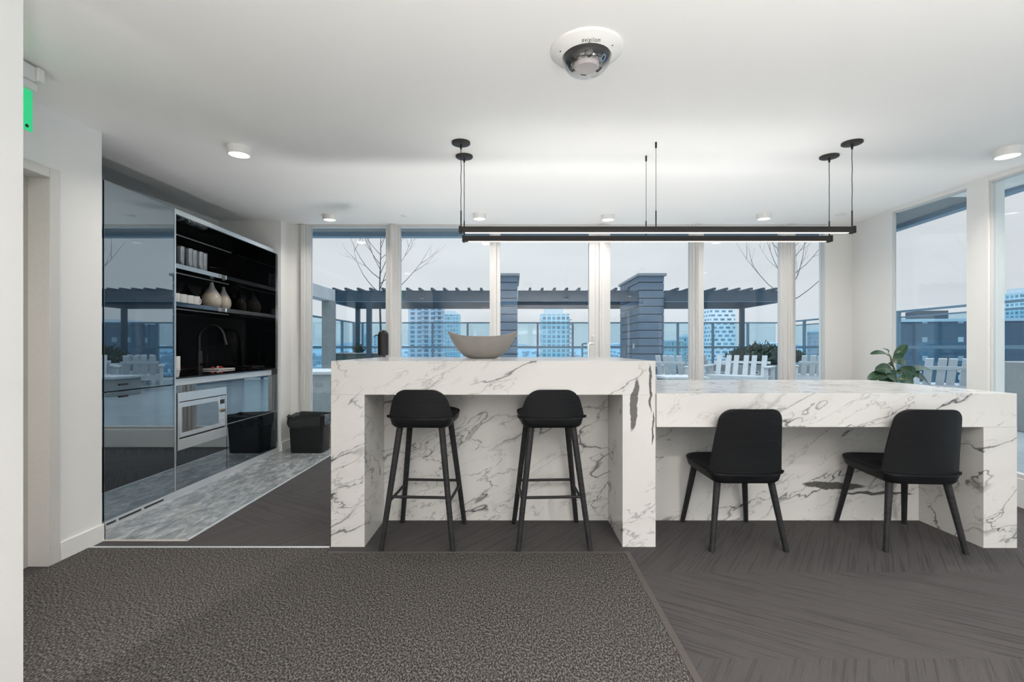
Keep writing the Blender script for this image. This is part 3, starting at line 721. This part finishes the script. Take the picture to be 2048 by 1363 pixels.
def uplight(x,y,p,label):  # fill lamp added for brightness, always placed out of sight
    t=thing('fill_uplight',label,'added lamp',(x,y,.006),group='added fill uplights')
    MB().lathe([(.11,0),(.12,.01),(.12,.13),(.112,.13),(.108,.105)],seg=32,cap1=False).build('can',M['black'],t)
    MB().lathe([(.109,.105),(.002,.107)],seg=32).build('lens',M['down'],t)
    l=bpy.data.lights.new('lamp','AREA'); l.shape='DISK'; l.size=.20; l.energy=p; l.color=(1,.97,.94); l.spread=R(140)
    o=bpy.data.objects.new('lamp',l); COL.objects.link(o); o.parent=t; o.location=(0,0,.118); o.rotation_euler=(math.pi,0,0)
for x,y,pw in ((.35,-.55,FILL_REAR),(1.6,-.7,FILL_REAR*.85),(.3,-2.2,FILL_REAR),(2.0,-2.4,FILL_REAR)): uplight(x,y,pw,'low black uplight added behind the camera to brighten the ceiling')  # added behind the camera to lift the ceiling
uplight(-1.97,.2,4,'low black uplight added out of view to brighten the corridor')  # added fill for the corridor ceiling and left wall
for x,y,pw in ((-.75,3.80,FILL_BAR*1.3),(.40,3.80,FILL_BAR*.8),(1.55,3.80,FILL_BAR*.7),(2.6,3.80,FILL_BAR*.6)): uplight(x,y,pw,'low black uplight added behind the marble counters to brighten the ceiling')  # added out of sight behind the counters to light the far ceiling
o=dup(d0,(0,0,0),0,'white ceiling downlight added in the corridor to brighten the left wall'); on_ceiling(o,-1.98,.3); area(o,'lamp',.09,18,WARM,spread=180)  # extra unseen lamp, added to brighten the left wall
for (x,y,lab) in ((-1.09,4.61,'small flat white sprinkler cover on the ceiling left of the pendants'),(3.34,4.57,'small flat white sprinkler cover on the ceiling near the right white pier')):
    o=MB().lathe([(.045,0),(.045,-.006),(.040,-.010),(.002,-.011)],seg=28).build('sprinkler_cover',M['white_trim']); on_ceiling(o,x,y); tag(o,lab,'sprinkler cover','sprinkler covers')
# linear pendants
def pendant(label,y,x0,x1,mid,z=1.832):
    t=thing('linear_pendant',label,'pendant lamp',((x0+x1)/2,y,z),group='long black linear pendants')
    L=(x1-x0)/2; h=.017; w=.018
    MB().box(-L,L,-w,w,-h,h-.012,bev=.0015).box(-L,L,-w,-w+.004,h-.012,h).box(-L,L,w-.004,w,h-.012,h).build('housing',M['lamp_black'],t,angle=0)
    MB().box(-L+.035,L-.035,-w*.55,w*.55,-h-.0015,-h+.001).build('diffuser',M['lamp_warm'],t,angle=0)
    MB().box(-L+.035,L-.035,-w*.6,w*.6,h-.0118,h-.008).build('uplight_diffuser',M['lamp_up'],t,angle=0)
    for e in (-L-.004,L-.012): MB().box(e,e+.016,-w-.002,w+.002,-h-.004,h+.004,bev=.002).build('end_cap',M['black'],t)
    C=ceil_z(y)-z
    for e in (-L+.008,L-.008):
        MB().tube([(e,0,h),(e,0,h+.10)],.0042,8).build('rod',M['black'],t)
        r=random.Random(int(e*100)); pts=[(e,0,h+.10)]+[(e+math.sin(q*3.1+y)*.0025,0,h+.10+(C-.03-h-.10)*q/6) for q in range(1,6)]+[(e,0,C-.03)]
        MB().tube(pts,.0022,6).build('cable',M['black'],t)
        cn=MB().lathe([(.056,.002),(.056,-.010),(.052,-.013),(.002,-.013)],(0,0,0),32).build('canopy',M['lamp_black'],t); cn.location=(e,0,C); cn.rotation_euler=(TILT,0,0)
        MB().lathe([(.006,0),(.006,-.03)],(e,0,C-.012),12).build('grip',M['black'],t)
    e=mid-(x0+x1)/2
    MB().tube([(e,0,h),(e,0,h+.10)],.0042,8).build('rod',M['black'],t); MB().tube([(e,0,h+.10),(e,0,C-.03)],.0016,6).build('cable',M['black'],t)
    MB().lathe([(.006,.003),(.006,-.035)],(e,0,C),12).build('grip',M['black'],t)
pendant('long black linear pendant over the bar, the nearer and higher looking of the two',2.735,-.318,2.075,.875)
pendant('long black linear pendant over the bar, the farther and lower looking of the two',2.960,-.322,2.095,.882)
# dome camera
t=thing('dome_camera','white round ceiling security camera with a clear dome','security camera'); on_ceiling(t,.300,1.81)
MB().lathe([(.145,0),(.145,-.005),(.140,-.010),(.112,-.020),(.100,-.030),(.097,-.030),(.094,-.02)],seg=64,cap1=False).build('mounting_ring',M['white_trim'],t)
MB().lathe([(.096,-.026),(.096,-.040),(.090,-.060),(.076,-.078),(.055,-.090),(.028,-.097),(.002,-.099)],seg=48,cap0=False).build('dome',M['clear'],t,angle=70)
MB().lathe([(.0935,-.018),(.092,-.022),(.088,-.030),(.060,-.034),(.002,-.034)],seg=40).build('sensor_plate',M['black'],t)
MB().lathe([(.048,-.035),(.052,-.060),(.050,-.066),(.046,-.068),(.044,-.072),(.002,-.0725)],seg=40).build('centre_cap',plain('camera_cap',(.62,.58,.59),.3),t)
MB().lathe([(.058,-.05),(.062,-.055),(.058,-.060),(.053,-.056),(.058,-.05)],seg=40,cap0=False,cap1=False).build('bezel',M['silver'],t)
for a in (35,90,145,215,270,325):
    c_,s_=math.cos(R(a)),math.sin(R(a))
    q=MB().tube([(.052*c_,.052*s_,-.040),(.073*c_,.073*s_,-.054)],[.016,.014],18).build('lens_barrel',M['ink'] if a!=325 else M['silver'],t)
    MB().tube([(.073*c_,.073*s_,-.054),(.0745*c_,.0745*s_,-.055)],[.009,.007],16).build('lens',M['inner'],q)
for a in (196,322): 
    c_,s_=math.cos(R(a)),math.sin(R(a)); MB().lathe([(.0025,-.0245),(.0025,-.0265),(.001,-.027)],(.113*c_,.113*s_,.002),10).build('screw',M['ink'],t)
def text(name,body,size,mat,parent,M4,sx=1.):
    cu=bpy.data.curves.new(name,'FONT'); cu.body=body; cu.size=size; cu.align_x='CENTER'; cu.align_y='CENTER'; cu.extrude=.0002; cu.space_character=1.12
    tmp=bpy.data.objects.new(name,cu); COL.objects.link(tmp); bpy.context.view_layer.update()
    me=bpy.data.meshes.new_from_object(tmp); bpy.data.objects.remove(tmp); bpy.data.curves.remove(cu)
    me.name=name; me.materials.clear(); me.materials.append(mat); me.transform(Matrix.Scale(sx,4,(1,0,0))); me.transform(M4)
    o=bpy.data.objects.new(name,me); COL.objects.link(o); o.parent=parent; return o
text('lettering','avigilon',.021,M['ink'],t,Matrix.Translation((0,-.1066,-.0253))@Matrix.Rotation(math.pi-R(40),4,'X'),1.0)
text('lettering','Panasonic',.010,M['ink'],p,Matrix.Translation((FX+.0046,3.876,.688))@Matrix(((0,0,1,0),(1,0,0,0),(0,1,0,0),(0,0,0,1))),.9)
# exit sign
t=thing('exit_sign','green lit exit sign under a white ceiling box behind the near wall','exit sign',(-2.06,1.70,0))
zc=ceil_z(1.70)
B(-.035,.035,-.22,.215,zc-.060,zc+.002,bev=.004).build('housing',M['white_trim'],t)
B(-.045,.045,.215,.243,zc-.055,zc+.004,bev=.004).build('end_cover',M['white_trim'],t)
B(-.022,.022,-.20,.235,zc-.095,zc-.060,bev=.003).build('clamp',M['white_trim'],t)
pl=B(-.004,.004,-.20,.231,zc-.268,zc-.095,bev=.002).build('sign_plate',M['exit'],t)
MB().tube([(.004,.207,zc-.250),(.0055,.207,zc-.250)],.007,14).build('rivet',M['ink'],pl)

# ------------------------------------------------------------------ corner plant
t=thing('potted_plant','green broad-leaved plant rising behind the low counter near the right pier','plant',(3.36,4.05,0))
MB().lathe([(.12,0),(.14,.02),(.165,.30),(.17,.31),(.155,.31),(.15,.27)],seg=36,cap1=False).build('pot',M['pot'],t)
MB().lathe([(.151,.262),(.001,.268)],seg=30).build('soil',M['soil'],t)
S=4.05/900
def pp(px,py,dy=0.): return Vector(((px-1024)*S-3.36+ (px-1024)*dy/900, dy, EYE-(py-694)*(4.05+dy)/900))
MB().tube([(0,0,.25),(.01,.0,.55),pp(1793,765),pp(1789,740,.02),pp(1783,722,.02),pp(1779,708,.02)],[.012,.010,.008,.007,.006,.003],8).build('stem',M['stem'],t)
MB().tube([(.02,.01,.25),(.06,.03,.5),pp(1806,768,.04),pp(1815,748,.04),pp(1825,740,.04)],[.010,.009,.007,.006,.004],8).build('stem',M['stem'],t)
MB().tube([(-.02,-.01,.25),(-.03,-.03,.5),pp(1786,768,-.04),pp(1778,752,-.04)],[.010,.009,.007,.004],8).build('stem',M['stem'],t)
def leaf(b,tip,w,up=(0,-.5,1),droop=.02,fold=.25):
    w*=1.25; b=Vector(b); tip=Vector(tip); ax=(tip-b); L=ax.length; ax.normalize(); up=Vector(up).normalized(); sd=ax.cross(up).normalized(); nm=sd.cross(ax)
    m=MB(); n=12; vs=[]; fs=[]
    for i in range(n+1):
        s=i/n; hw=w*.5*(math.sin(math.pi*min(1,s*.92+.03))**.75) if i<n else .0005
        c=b+ax*L*s+nm*(droop*math.sin(math.pi*s)-droop*.8*s*s)
        for k2 in (-1,-.55,0,.55,1): vs.append(c+sd*hw*k2+nm*(abs(k2)**1.4*hw*fold))
    for i in range(n):
        for k2 in range(4): a=i*5+k2; fs.append((a,a+1,a+6,a+5))
    top=len(vs); vs2=[v-nm*.0012 for v in vs]; m.add(vs+vs2,fs+[tuple(reversed([q+top for q in f])) for f in fs]+
        [(i*5,i*5+5,i*5+5+top,i*5+top) for i in range(n)]+[(i*5+4+top,i*5+9+top,i*5+9,i*5+4) for i in range(n)])
    o=m.build('leaf',M['darkgreen'],t,angle=60)
    MB().tube([b-ax*.02]+[b+ax*L*s+nm*(droop*math.sin(math.pi*s)-droop*.8*s*s+.0012) for s in (0,.25,.5,.75,.96)],[.0035,.003,.0026,.002,.0015,.0008],6).build('midrib',M['rib'],o)
for (b0,tp,w,d0_,up) in (
 ((1779,712),(1742,705),.060,.0,(.1,-.55,1)),((1788,724),(1813,686),.062,.02,(-.6,-.75,.4)),((1784,720),(1812,718),.095,-.02,(0,-1,.35)),
 ((1786,740),(1752,738),.085,-.05,(.1,-.9,.7)),((1778,750),(1736,757),.085,-.06,(.1,-.8,1)),((1790,745),(1815,750),.07,.0,(0,-.9,.8)),
 ((1810,745),(1806,734),.05,.02,(-.2,-1,.3)),((1822,741),(1864,737),.062,.05,(0,-.6,1)),((1818,745),(1848,756),.085,.02,(-.1,-.9,.8)),
 ((1795,758),(1830,764),.10,-.06,(0,-1,.5)),((1786,755),(1760,768),.10,-.04,(.3,-1,.5)),((1820,748),(1862,768),.075,.10,(-.2,-.8,.8)),
 ((1783,732),(1772,727),.05,.06,(0,-.8,.8)),((1800,735),(1833,752),.085,-.02,(-.5,-1,.4)),((1776,708),(1768,695),.018,.02,(.4,-.9,.2)),((1790,756),(1776,748),.09,-.08,(.2,-1,.3))):
    leaf(pp(*b0,d0_*.5),pp(*tp,d0_),w,up)
# ------------------------------------------------------------------ outside: overhang, terrace
TZ=.10
m=B(-3.4,XR+.35,ZW+.12,5.42,2.50,2.62); m=m.build('trim_%d'%k,M['soffit'],angle=0); struct(m); k+=1
struct(B(-3.4,XR+.75,5.42,5.52,2.455,2.72).build('trim_%d'%k,M['soffit_edge'],angle=0)); k+=1
def skew2(y0,y1,d0,d1,z0,z1): return skew(MB(),y0,y1,d0,d1,z0,z1)
struct(MB().hexa([(right_x(YB)+.14,YB,2.36),(right_x(YB)+.46,YB,2.36),(right_x(5.0)+.46,5.0,2.44),(right_x(5.0)+.14,5.0,2.44)],
    [(right_x(YB)+.14,YB,2.75),(right_x(YB)+.46,YB,2.75),(right_x(5.0)+.46,5.0,2.75),(right_x(5.0)+.14,5.0,2.75)]).build('trim_%d'%k,M['soffit'],angle=0)); k+=1
struct(MB().hexa([(right_x(YB)+.46,YB,2.32),(right_x(YB)+.55,YB,2.32),(right_x(5.42)+.55,5.42,2.40),(right_x(5.42)+.46,5.42,2.40)],
    [(right_x(YB)+.46,YB,2.75),(right_x(YB)+.55,YB,2.75),(right_x(5.42)+.55,5.42,2.75),(right_x(5.42)+.46,5.42,2.75)]).build('trim_%d'%k,M['soffit_edge'],angle=0)); k+=1
tf=MB().prism([(-5.4,5.16),(XR+.2,5.16),(right_x(-5)+.15,-5.),(9.,-5.),(9.,14.9),(-5.4,14.9)],-.25,TZ)
struct(tf.build('terrace_floor',M['paving'],angle=0))

# glass balustrades
def railing(name,label,p0,p1,posts,top=1.935,mid=1.135,second=None):
    t=thing(name,label,'railing',(p0[0],p0[1],TZ)); L=math.hypot(p1[0]-p0[0],p1[1]-p0[1]); t.rotation_euler=(0,0,math.atan2(p1[1]-p0[1],p1[0]-p0[0]))
    h=top-TZ; mz=mid-TZ
    B(0,L,-.03,.03,h-.045,h,bev=.006).build('top_rail',M['rail'],t); B(0,L,-.02,.02,mz-.045,mz+.02).build('mid_rail',M['rail'],t,angle=0)
    B(0,L,-.02,.02,.05,.09).build('bottom_rail',M['rail'],t,angle=0)
    if second: B(0,L,-.018,.018,second-TZ-.03,second-TZ).build('inner_rail',M['rail'],t,angle=0)
    xs=[0]
    x=posts[0]
    while x<L-.1: xs.append(x); x+=posts[1]
    xs.append(L)
    for x in xs[1:-1]: B(x-.035,x+.035,-.03,.03,0,h-.045).build('post',M['rail'],t,angle=0)
    B(0,.07,-.03,.03,0,h-.045).build('post',M['rail'],t,angle=0)
    for a,b in zip(xs[:-1],xs[1:]):
        if b-a>.2: B(a+.05,b-.05,-.006,.006,mz+.02,h-.045 if not second else second-TZ-.03).build('glass_panel',M['rail_glass'],t,angle=0); B(a+.05,b-.05,-.006,.006,.09,mz-.045).build('glass_panel',M['rail_glass'],t,angle=0)
    return t
railing('glass_railing','long glass railing with steel posts along the far terrace edge',(-5.05,14.6),(8.6,14.6),(.103+.1,1.136))
railing('glass_railing','glass railing along the left terrace edge behind the pale canopy',(-5.08,14.5),(-5.08,5.7),(1.05,1.25))
railing('glass_railing','glass railing along the right terrace edge outside the right windows',(8.64,14.5),(8.64,-4.6),(1.2,1.62),1.935,1.135,1.80)

# stone piers
def pier(name,label,x0,x1,y0,y1,H,left_side):
    t=thing(name,label,'pier',((x0+x1)/2,(y0+y1)/2,TZ)); hx=(x1-x0)/2; hy=(y1-y0)/2
    MB().box(-hx+.015,hx-.015,-hy+.015,hy-.015,0,H).build('core',M['slate_dark'],t,angle=0)
    m=MB(); z=0; i=0; st=.2125
    while z<H-.02:
        zt=min(z+st-.026,H)
        segs=[-hy]+[v for v in ([-hy*.35,hy*.45] if i%2 else [-hy*.65,hy*.05,hy*.7])]+[hy]
        for a,b in zip(segs[:-1],segs[1:]): m.box(-hx,hx,a+(.004 if a>-hy else 0),b-(.004 if b<hy else 0),z,zt,bev=.004,seg=1)
        z+=st; i+=1
    m.build('cladding',M['slate'],t)
    MB().box(-hx-.04,hx+.06,-hy-.05,hy+.08,H,H+.07,bev=.006).build('cap',M['cap'],t)
    return t
pier('stone_pier','slate clad pier behind the boat-shaped bowl, left of the terrace door',-.547,.147,12.,14.1,2.92,0)
p2=pier('stone_pier','slate clad pier with a steel panel on its side, right of the terrace door',3.387,4.053,12.,14.1,2.92,1)
B(-.348,-.333,.25,.85,.72,1.08).build('steel_panel',plain('grill_steel',(.17,.19,.20),.35,.6),p2,angle=0)
B(-.36,-.333,-.62,-.52,.98,1.12).build('wall_lamp',M['palecon'],p2,angle=0)

# pergola
t=thing('pergola','dark navy steel pergola spanning the terrace between and beside the slate piers','pergola',(1.2,13.1,TZ))
def PG(m,name,mat='navy',par=t): o=m.build(name,M[mat],par,angle=0); o.location=tuple(-v for v in par.location); return o
zb,zt=2.335,2.635
for a,b in ((-4.90,-.56),(.16,3.374),(4.066,7.30)): PG(B(a,b,12.02,12.12,zb,zt),'front_beam')
PG(B(-4.90,7.30,14.2,14.3,zb,zt),'rear_beam'); PG(B(-4.95,-4.85,12.12,14.2,zb,zt),'side_beam'); PG(B(7.20,7.30,12.12,14.2,zb,zt),'side_beam')
PG(B(-4.90,-.56,12.012,12.02,zb,zb+.009),'light_channel','rail')
PG(B(4.07,7.3,12.012,12.02,zb,zb+.009),'light_channel','rail')
i=0; x=-4.72
while x<7.3:
    if not(-.65<x<.25 or 3.28<x<4.16): PG(B(x-.03,x+.03,11.88,14.42,zt,zt+.058),'rafter')
    x+=.325
for (px,py) in ((-4.88,14.25),(7.28,14.25),(-3.83,12.07),(7.30,12.07)): PG(B(px-.06,px+.06,py-.06,py+.06,TZ,zb),'post')
# left canopy and planters
t=thing('concrete_canopy','pale concrete canopy edge on a grey column outside the leftmost window','canopy',(-4.7,8.6,TZ))
def CN(m,name,mat): return PG(m,name,mat,t)
CN(B(-4.90,-4.60,5.7,11.72,2.30,2.61,bev=.01),'fascia','palecon'); CN(B(-4.80,-4.54,11.35,11.60,TZ,2.30),'column','concrete')
t=thing('concrete_planter','grey concrete planter with a pale cap outside the leftmost window','planter',(-3.6,7.4,TZ))
PG(B(-4.5,-2.45,6.9,7.9,TZ,.70),'box','concrete',t); PG(B(-4.53,-2.42,6.87,7.93,.70,.745,bev=.005),'cap','palecon',t)
t=thing('raised_planter','long dark raised planter at the far left corner holding the bare tree','planter',(-4.1,12.6,TZ))
PG(B(-4.78,-3.55,12.2,13.4,TZ,.94),'box','planter_dark',t); PG(B(-4.80,-3.53,12.18,13.42,.94,.965),'cap','concrete',t)
t=thing('concrete_planter','wide concrete planter with the rosemary shrub right of the slatted bench','planter',(7.2,13.0,TZ))
PG(B(5.90,8.46,12.45,13.6,TZ,.63,bev=.01),'box','concrete',t); pt=PG(B(6.62,6.84,12.44,12.449,.36,.47),'name_plate','palecon',t)
PG(B(6.66,6.80,12.436,12.439,.41,.44),'plate_mark','ink',t)
# shrub
random.seed(11)
def shrub(name,label,c,rx,ry,h,n,mat,lw=.012,ll=.10):
    t=thing(name,label,'shrub',c); m=MB(); st=MB()
    for i in range(n):
        a=random.uniform(0,6.283); q=math.sqrt(random.random()); bx=rx*q*math.cos(a); by=ry*q*math.sin(a)
        hh=h*(1-.55*q*q)*random.uniform(.6,1.1); lean=Vector((bx*.3+random.uniform(-.06,.06),by*.3+random.uniform(-.06,.06),hh)); b=Vector((bx,by,0)); 
        st.tube([b*.85,b+lean*.55,b+lean],[.004,.003,.0015],4)
        for j in range(10):
            s=.22+.78*j/9; pnt=b+lean*s; d=Vector((random.uniform(-1,1),random.uniform(-1,1),random.uniform(.2,1.3))).normalized(); sd=d.cross(Vector((random.random(),random.random(),.3))).normalized()
            l=ll*random.uniform(.6,1.2); m.add([pnt-sd*lw*.4,pnt+d*l*.5-sd*lw,pnt+d*l,pnt+d*l*.5+sd*lw,pnt+sd*lw*.4],[(0,1,2,3,4)])
    m.build('foliage',M[mat],t,angle=0,fix=False); st.build('branches',M['bark'],t,angle=0)
shrub('rosemary_shrub','dense green rosemary shrub in the wide concrete planter',(7.32,13.0,.634),.86,.47,.56,460,'rosemary',.018,.14)
shrub('small_plant','small tufted plant on the dark planter at the left terrace corner',(-4.25,12.5,.968),.13,.13,.26,50,'rosemary',.01,.08)
# bare trees
def tree(label,base,trunk_h,crown,n_limb,reach,seed):
    rnd=random.Random(seed); t=thing('bare_tree',label,'tree',base)
    tr=MB(); P=[Vector((.02*math.sin(i*1.3),.02*math.cos(i*1.7),(trunk_h+crown)*i/8)) for i in range(9)]
    tr.tube(P,[.034*(1-.86*i/8) for i in range(9)],8); tr.build('trunk',M['bark'],t)
    br=MB()
    def grow(p,d,L,r,lev):
        pts=[p]; q=p.copy(); dd=d.copy(); ns=7
        for i in range(ns):
            dd=(dd+Vector((rnd.uniform(-.10,.10),rnd.uniform(-.10,.10),.17 if lev==0 else .10))).normalized(); q=q+dd*L/ns; pts.append(q.copy())
            if lev<2 and 1<=i<ns-1 and rnd.random()<(.55 if lev==0 else .4):
                side=dd.cross(Vector((rnd.uniform(-1,1),rnd.uniform(-1,1),rnd.uniform(-.3,.3)))).normalized()
                grow(q,(dd*.9+side*.75+Vector((0,0,.15))).normalized(),L*rnd.uniform(.3,.5),r*.5,lev+1)
        br.tube(pts,[max(.0022,r*(1-.85*i/ns)) for i in range(ns+1)],5)
    for i in range(n_limb):
        s=(i+.2)/n_limb; a=i*2.4+rnd.uniform(-.35,.35); p=Vector((0,0,trunk_h+crown*.72*s))
        grow(p,Vector((math.cos(a),math.sin(a)*.7,.42+.5*s)).normalized(),reach*(1.15-.55*s),.0125*(1.1-.5*s),0)
    br.build('branches',M['bark'],t,angle=0)
tree('leafless young tree rising from the dark planter outside the leftmost window',(-3.72,12.7,.967),1.5,2.3,12,1.9,5)
tree('leafless young tree outside the narrow right window, behind the rosemary planter',(8.02,13.05,.632),1.75,2.6,13,2.1,21)

# slatted outdoor seats
def seat_frame(name,label,loc,rz,w,n,group):
    t=thing(name,label,'outdoor seat',loc,rz,group); d=.72
    for sx in (-1,1):
        for sy in (-1,1): MB().box(sx*w/2-.035,sx*w/2+.035,sy*d/2-.035,sy*d/2+.035,0,.56).build('leg',M['teak'],t,angle=0)
        MB().box(sx*w/2-.06,sx*w/2+.06,-d/2-.06,d/2+.06,.56,.59,bev=.004).build('armrest',M['teak'],t)
    MB().box(-w/2+.035,w/2-.035,-d/2,-d/2+.03,.24,.34).build('rail',M['teak'],t,angle=0); MB().box(-w/2+.035,w/2-.035,d/2-.03,d/2,.26,.36).build('rail',M['teak'],t,angle=0)
    for i in range(6): y=-d/2+.05+i*.105; MB().box(-w/2+.04,w/2-.04,y,y+.08,.34,.36).build('seat_slat',M['teak'],t,angle=0)
    Mx=Matrix.Translation((0,-d/2+.10,.36))@Matrix.Rotation(R(22),4,'X')
    for i in range(n):
        x=-w/2+.09+(w-.18)*((i//2)*2+1+(.34 if i%2 else -.34)*2*.82)/n; MB().box(x-.055,x+.055,-.012,.012,-.05,.50,M=Mx).build('back_slat',M['teak'],t,angle=0)
    MB().box(-w/2+.05,w/2-.05,-.030,-.012,.30,.36,M=Mx).build('back_rail',M['teak'],t,angle=0)
    return t
seat_frame('slatted_bench','grey slatted wooden bench in front of the rosemary planter',(5.30,10.6,TZ),R(140),1.35,6,'slatted terrace seats')
a=seat_frame('slatted_armchair','grey slatted armchair right beside the slate pier with the steel panel',(3.88,10.75,TZ),R(-38),.80,4,'slatted terrace seats')
dup(a,(5.28,12.25,TZ),R(-58),'grey slatted armchair between the slate pier and the slatted bench')
dup(a,(7.3,10.9,TZ),R(-25),'grey slatted armchair outside the narrow window by the white pier')
dup(a,(7.75,8.15,TZ),R(-30),'grey slatted armchair outside the right windows behind the potted plant')
t=thing('fire_table','low grey concrete table between the slatted terrace seats','table',(3.6,9.6,TZ))
MB().box(-.40,.40,-.35,.35,0,.36,bev=.01).build('base',M['concrete'],t); MB().box(-.45,.45,-.40,.40,.36,.41,bev=.006).build('top',M['palecon'],t)
t=thing('concrete_block','tall rough concrete block outside the far right window','block',(6.36,5.55,TZ))
MB().box(-.22,.42,-.3,.3,0,.84,bev=.01).build('block',M['concrete'],t)
t=thing('concrete_planter','low concrete planter along the right railing outside the far right window','planter',(8.15,6.4,TZ))
MB().box(-.35,.35,-1.3,.95,0,.56,bev=.01).build('box',M['concrete'],t); MB().box(-.37,.37,-1.32,.97,.56,.61,bev=.006).build('cap',M['palecon'],t)

# ------------------------------------------------------------------ city
GZ=-62.
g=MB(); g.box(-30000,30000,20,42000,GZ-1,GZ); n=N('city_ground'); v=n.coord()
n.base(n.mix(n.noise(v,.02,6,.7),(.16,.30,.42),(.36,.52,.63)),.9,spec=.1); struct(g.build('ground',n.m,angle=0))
def tower(name,label,x,y,w,d,top,mats,rz=0,balc=0,crown=0,fl=3.0,wings=()):
    t=thing(name,label,'building',(x,y,GZ),rz); H=top-GZ
    MB().box(-w/2,w/2,-d/2,d/2,0,H).build('walls',M[mats],t,angle=0)
    if crown: MB().box(-w*.36,w*.30,-d*.35,d*.3,H,H+crown).build('roof_house',M['crown'],t,angle=0)
    MB().box(-w/2-.2,w/2+.2,-d/2-.2,d/2+.2,H,H+.7).build('parapet',M['crown'],t,angle=0)
    if balc:
        z=H-fl*1.2; i=0
        while z>H-fl*17 and z>0:
            for bx in wings:
                MB().box(bx[0]*w,bx[1]*w,-d/2-1.5,-d/2,z,z+.35).build('balcony',M['crown'],t,angle=0)
                if bx[1]>.45: MB().box(w/2,w/2+1.3,-d/2-1.5,d*.1,z,z+.35).build('balcony',M['crown'],t,angle=0)
            z-=fl; i+=1
    return t
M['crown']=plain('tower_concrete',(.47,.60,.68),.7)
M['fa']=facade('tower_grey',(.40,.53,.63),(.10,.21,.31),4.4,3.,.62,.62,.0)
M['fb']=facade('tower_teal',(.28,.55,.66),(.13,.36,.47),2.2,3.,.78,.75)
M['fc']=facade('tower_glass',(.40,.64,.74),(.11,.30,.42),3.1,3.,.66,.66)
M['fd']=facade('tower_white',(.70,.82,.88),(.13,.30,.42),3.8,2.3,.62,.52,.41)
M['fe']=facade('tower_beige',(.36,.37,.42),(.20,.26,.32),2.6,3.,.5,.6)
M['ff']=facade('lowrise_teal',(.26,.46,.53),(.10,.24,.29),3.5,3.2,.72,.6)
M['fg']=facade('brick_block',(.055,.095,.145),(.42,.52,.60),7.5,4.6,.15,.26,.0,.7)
def tw(px0,px1,py,z): # place a tower by bearing, at its own distance
    return ((px0+px1)/2-1024)*z/900, (px1-px0)*z/900, EYE-(py-694)*z/900
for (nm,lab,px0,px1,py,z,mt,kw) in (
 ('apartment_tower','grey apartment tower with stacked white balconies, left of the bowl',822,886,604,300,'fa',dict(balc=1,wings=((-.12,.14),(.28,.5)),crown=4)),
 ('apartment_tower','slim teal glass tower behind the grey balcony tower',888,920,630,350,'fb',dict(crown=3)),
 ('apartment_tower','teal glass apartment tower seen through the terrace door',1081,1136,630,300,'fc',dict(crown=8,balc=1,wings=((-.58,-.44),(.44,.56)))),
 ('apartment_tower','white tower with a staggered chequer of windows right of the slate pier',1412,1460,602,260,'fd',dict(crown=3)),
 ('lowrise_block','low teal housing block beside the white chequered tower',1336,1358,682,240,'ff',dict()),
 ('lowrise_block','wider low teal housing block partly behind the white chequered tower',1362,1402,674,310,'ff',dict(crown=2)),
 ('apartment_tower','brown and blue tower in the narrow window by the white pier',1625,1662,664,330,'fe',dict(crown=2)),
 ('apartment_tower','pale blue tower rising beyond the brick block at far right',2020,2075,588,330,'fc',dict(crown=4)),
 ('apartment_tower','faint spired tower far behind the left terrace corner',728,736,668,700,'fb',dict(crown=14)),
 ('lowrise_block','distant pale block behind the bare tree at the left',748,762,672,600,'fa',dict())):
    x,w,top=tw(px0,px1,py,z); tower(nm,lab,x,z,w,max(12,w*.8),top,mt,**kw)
bt=thing('brick_building','long dark brick building with small windows beyond the right railing','building',(126,112,GZ),R(-12))
MB().box(-33,40,-6,10,0,69.4).build('walls',M['fg'],bt,angle=0); MB().box(-33.3,40.3,-6.3,10.3,69.4,70.1).build('parapet',M['crown'],bt,angle=0)
MB().box(-22,-16,-2,4,70.1,72.4).build('roof_house',M['brick'],bt,angle=0)
# the countless roofs towards the horizon
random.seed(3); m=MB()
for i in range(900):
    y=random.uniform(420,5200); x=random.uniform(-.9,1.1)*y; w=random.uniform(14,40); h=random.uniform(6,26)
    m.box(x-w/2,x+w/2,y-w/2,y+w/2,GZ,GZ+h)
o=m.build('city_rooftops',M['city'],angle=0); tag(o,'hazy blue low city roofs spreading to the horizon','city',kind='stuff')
m=MB(); pts=[]
for i in range(61):
    x=-15000+500*i; pts.append((x,14000,GZ+120+60*math.sin(i*.7)+45*math.sin(i*1.9+1)))
m.loft([[(p_[0],p_[1],GZ) ,(p_[0],p_[1],p_[2]),(p_[0],p_[1]+900,p_[2]+10),(p_[0],p_[1]+900,GZ)] for p_ in pts])
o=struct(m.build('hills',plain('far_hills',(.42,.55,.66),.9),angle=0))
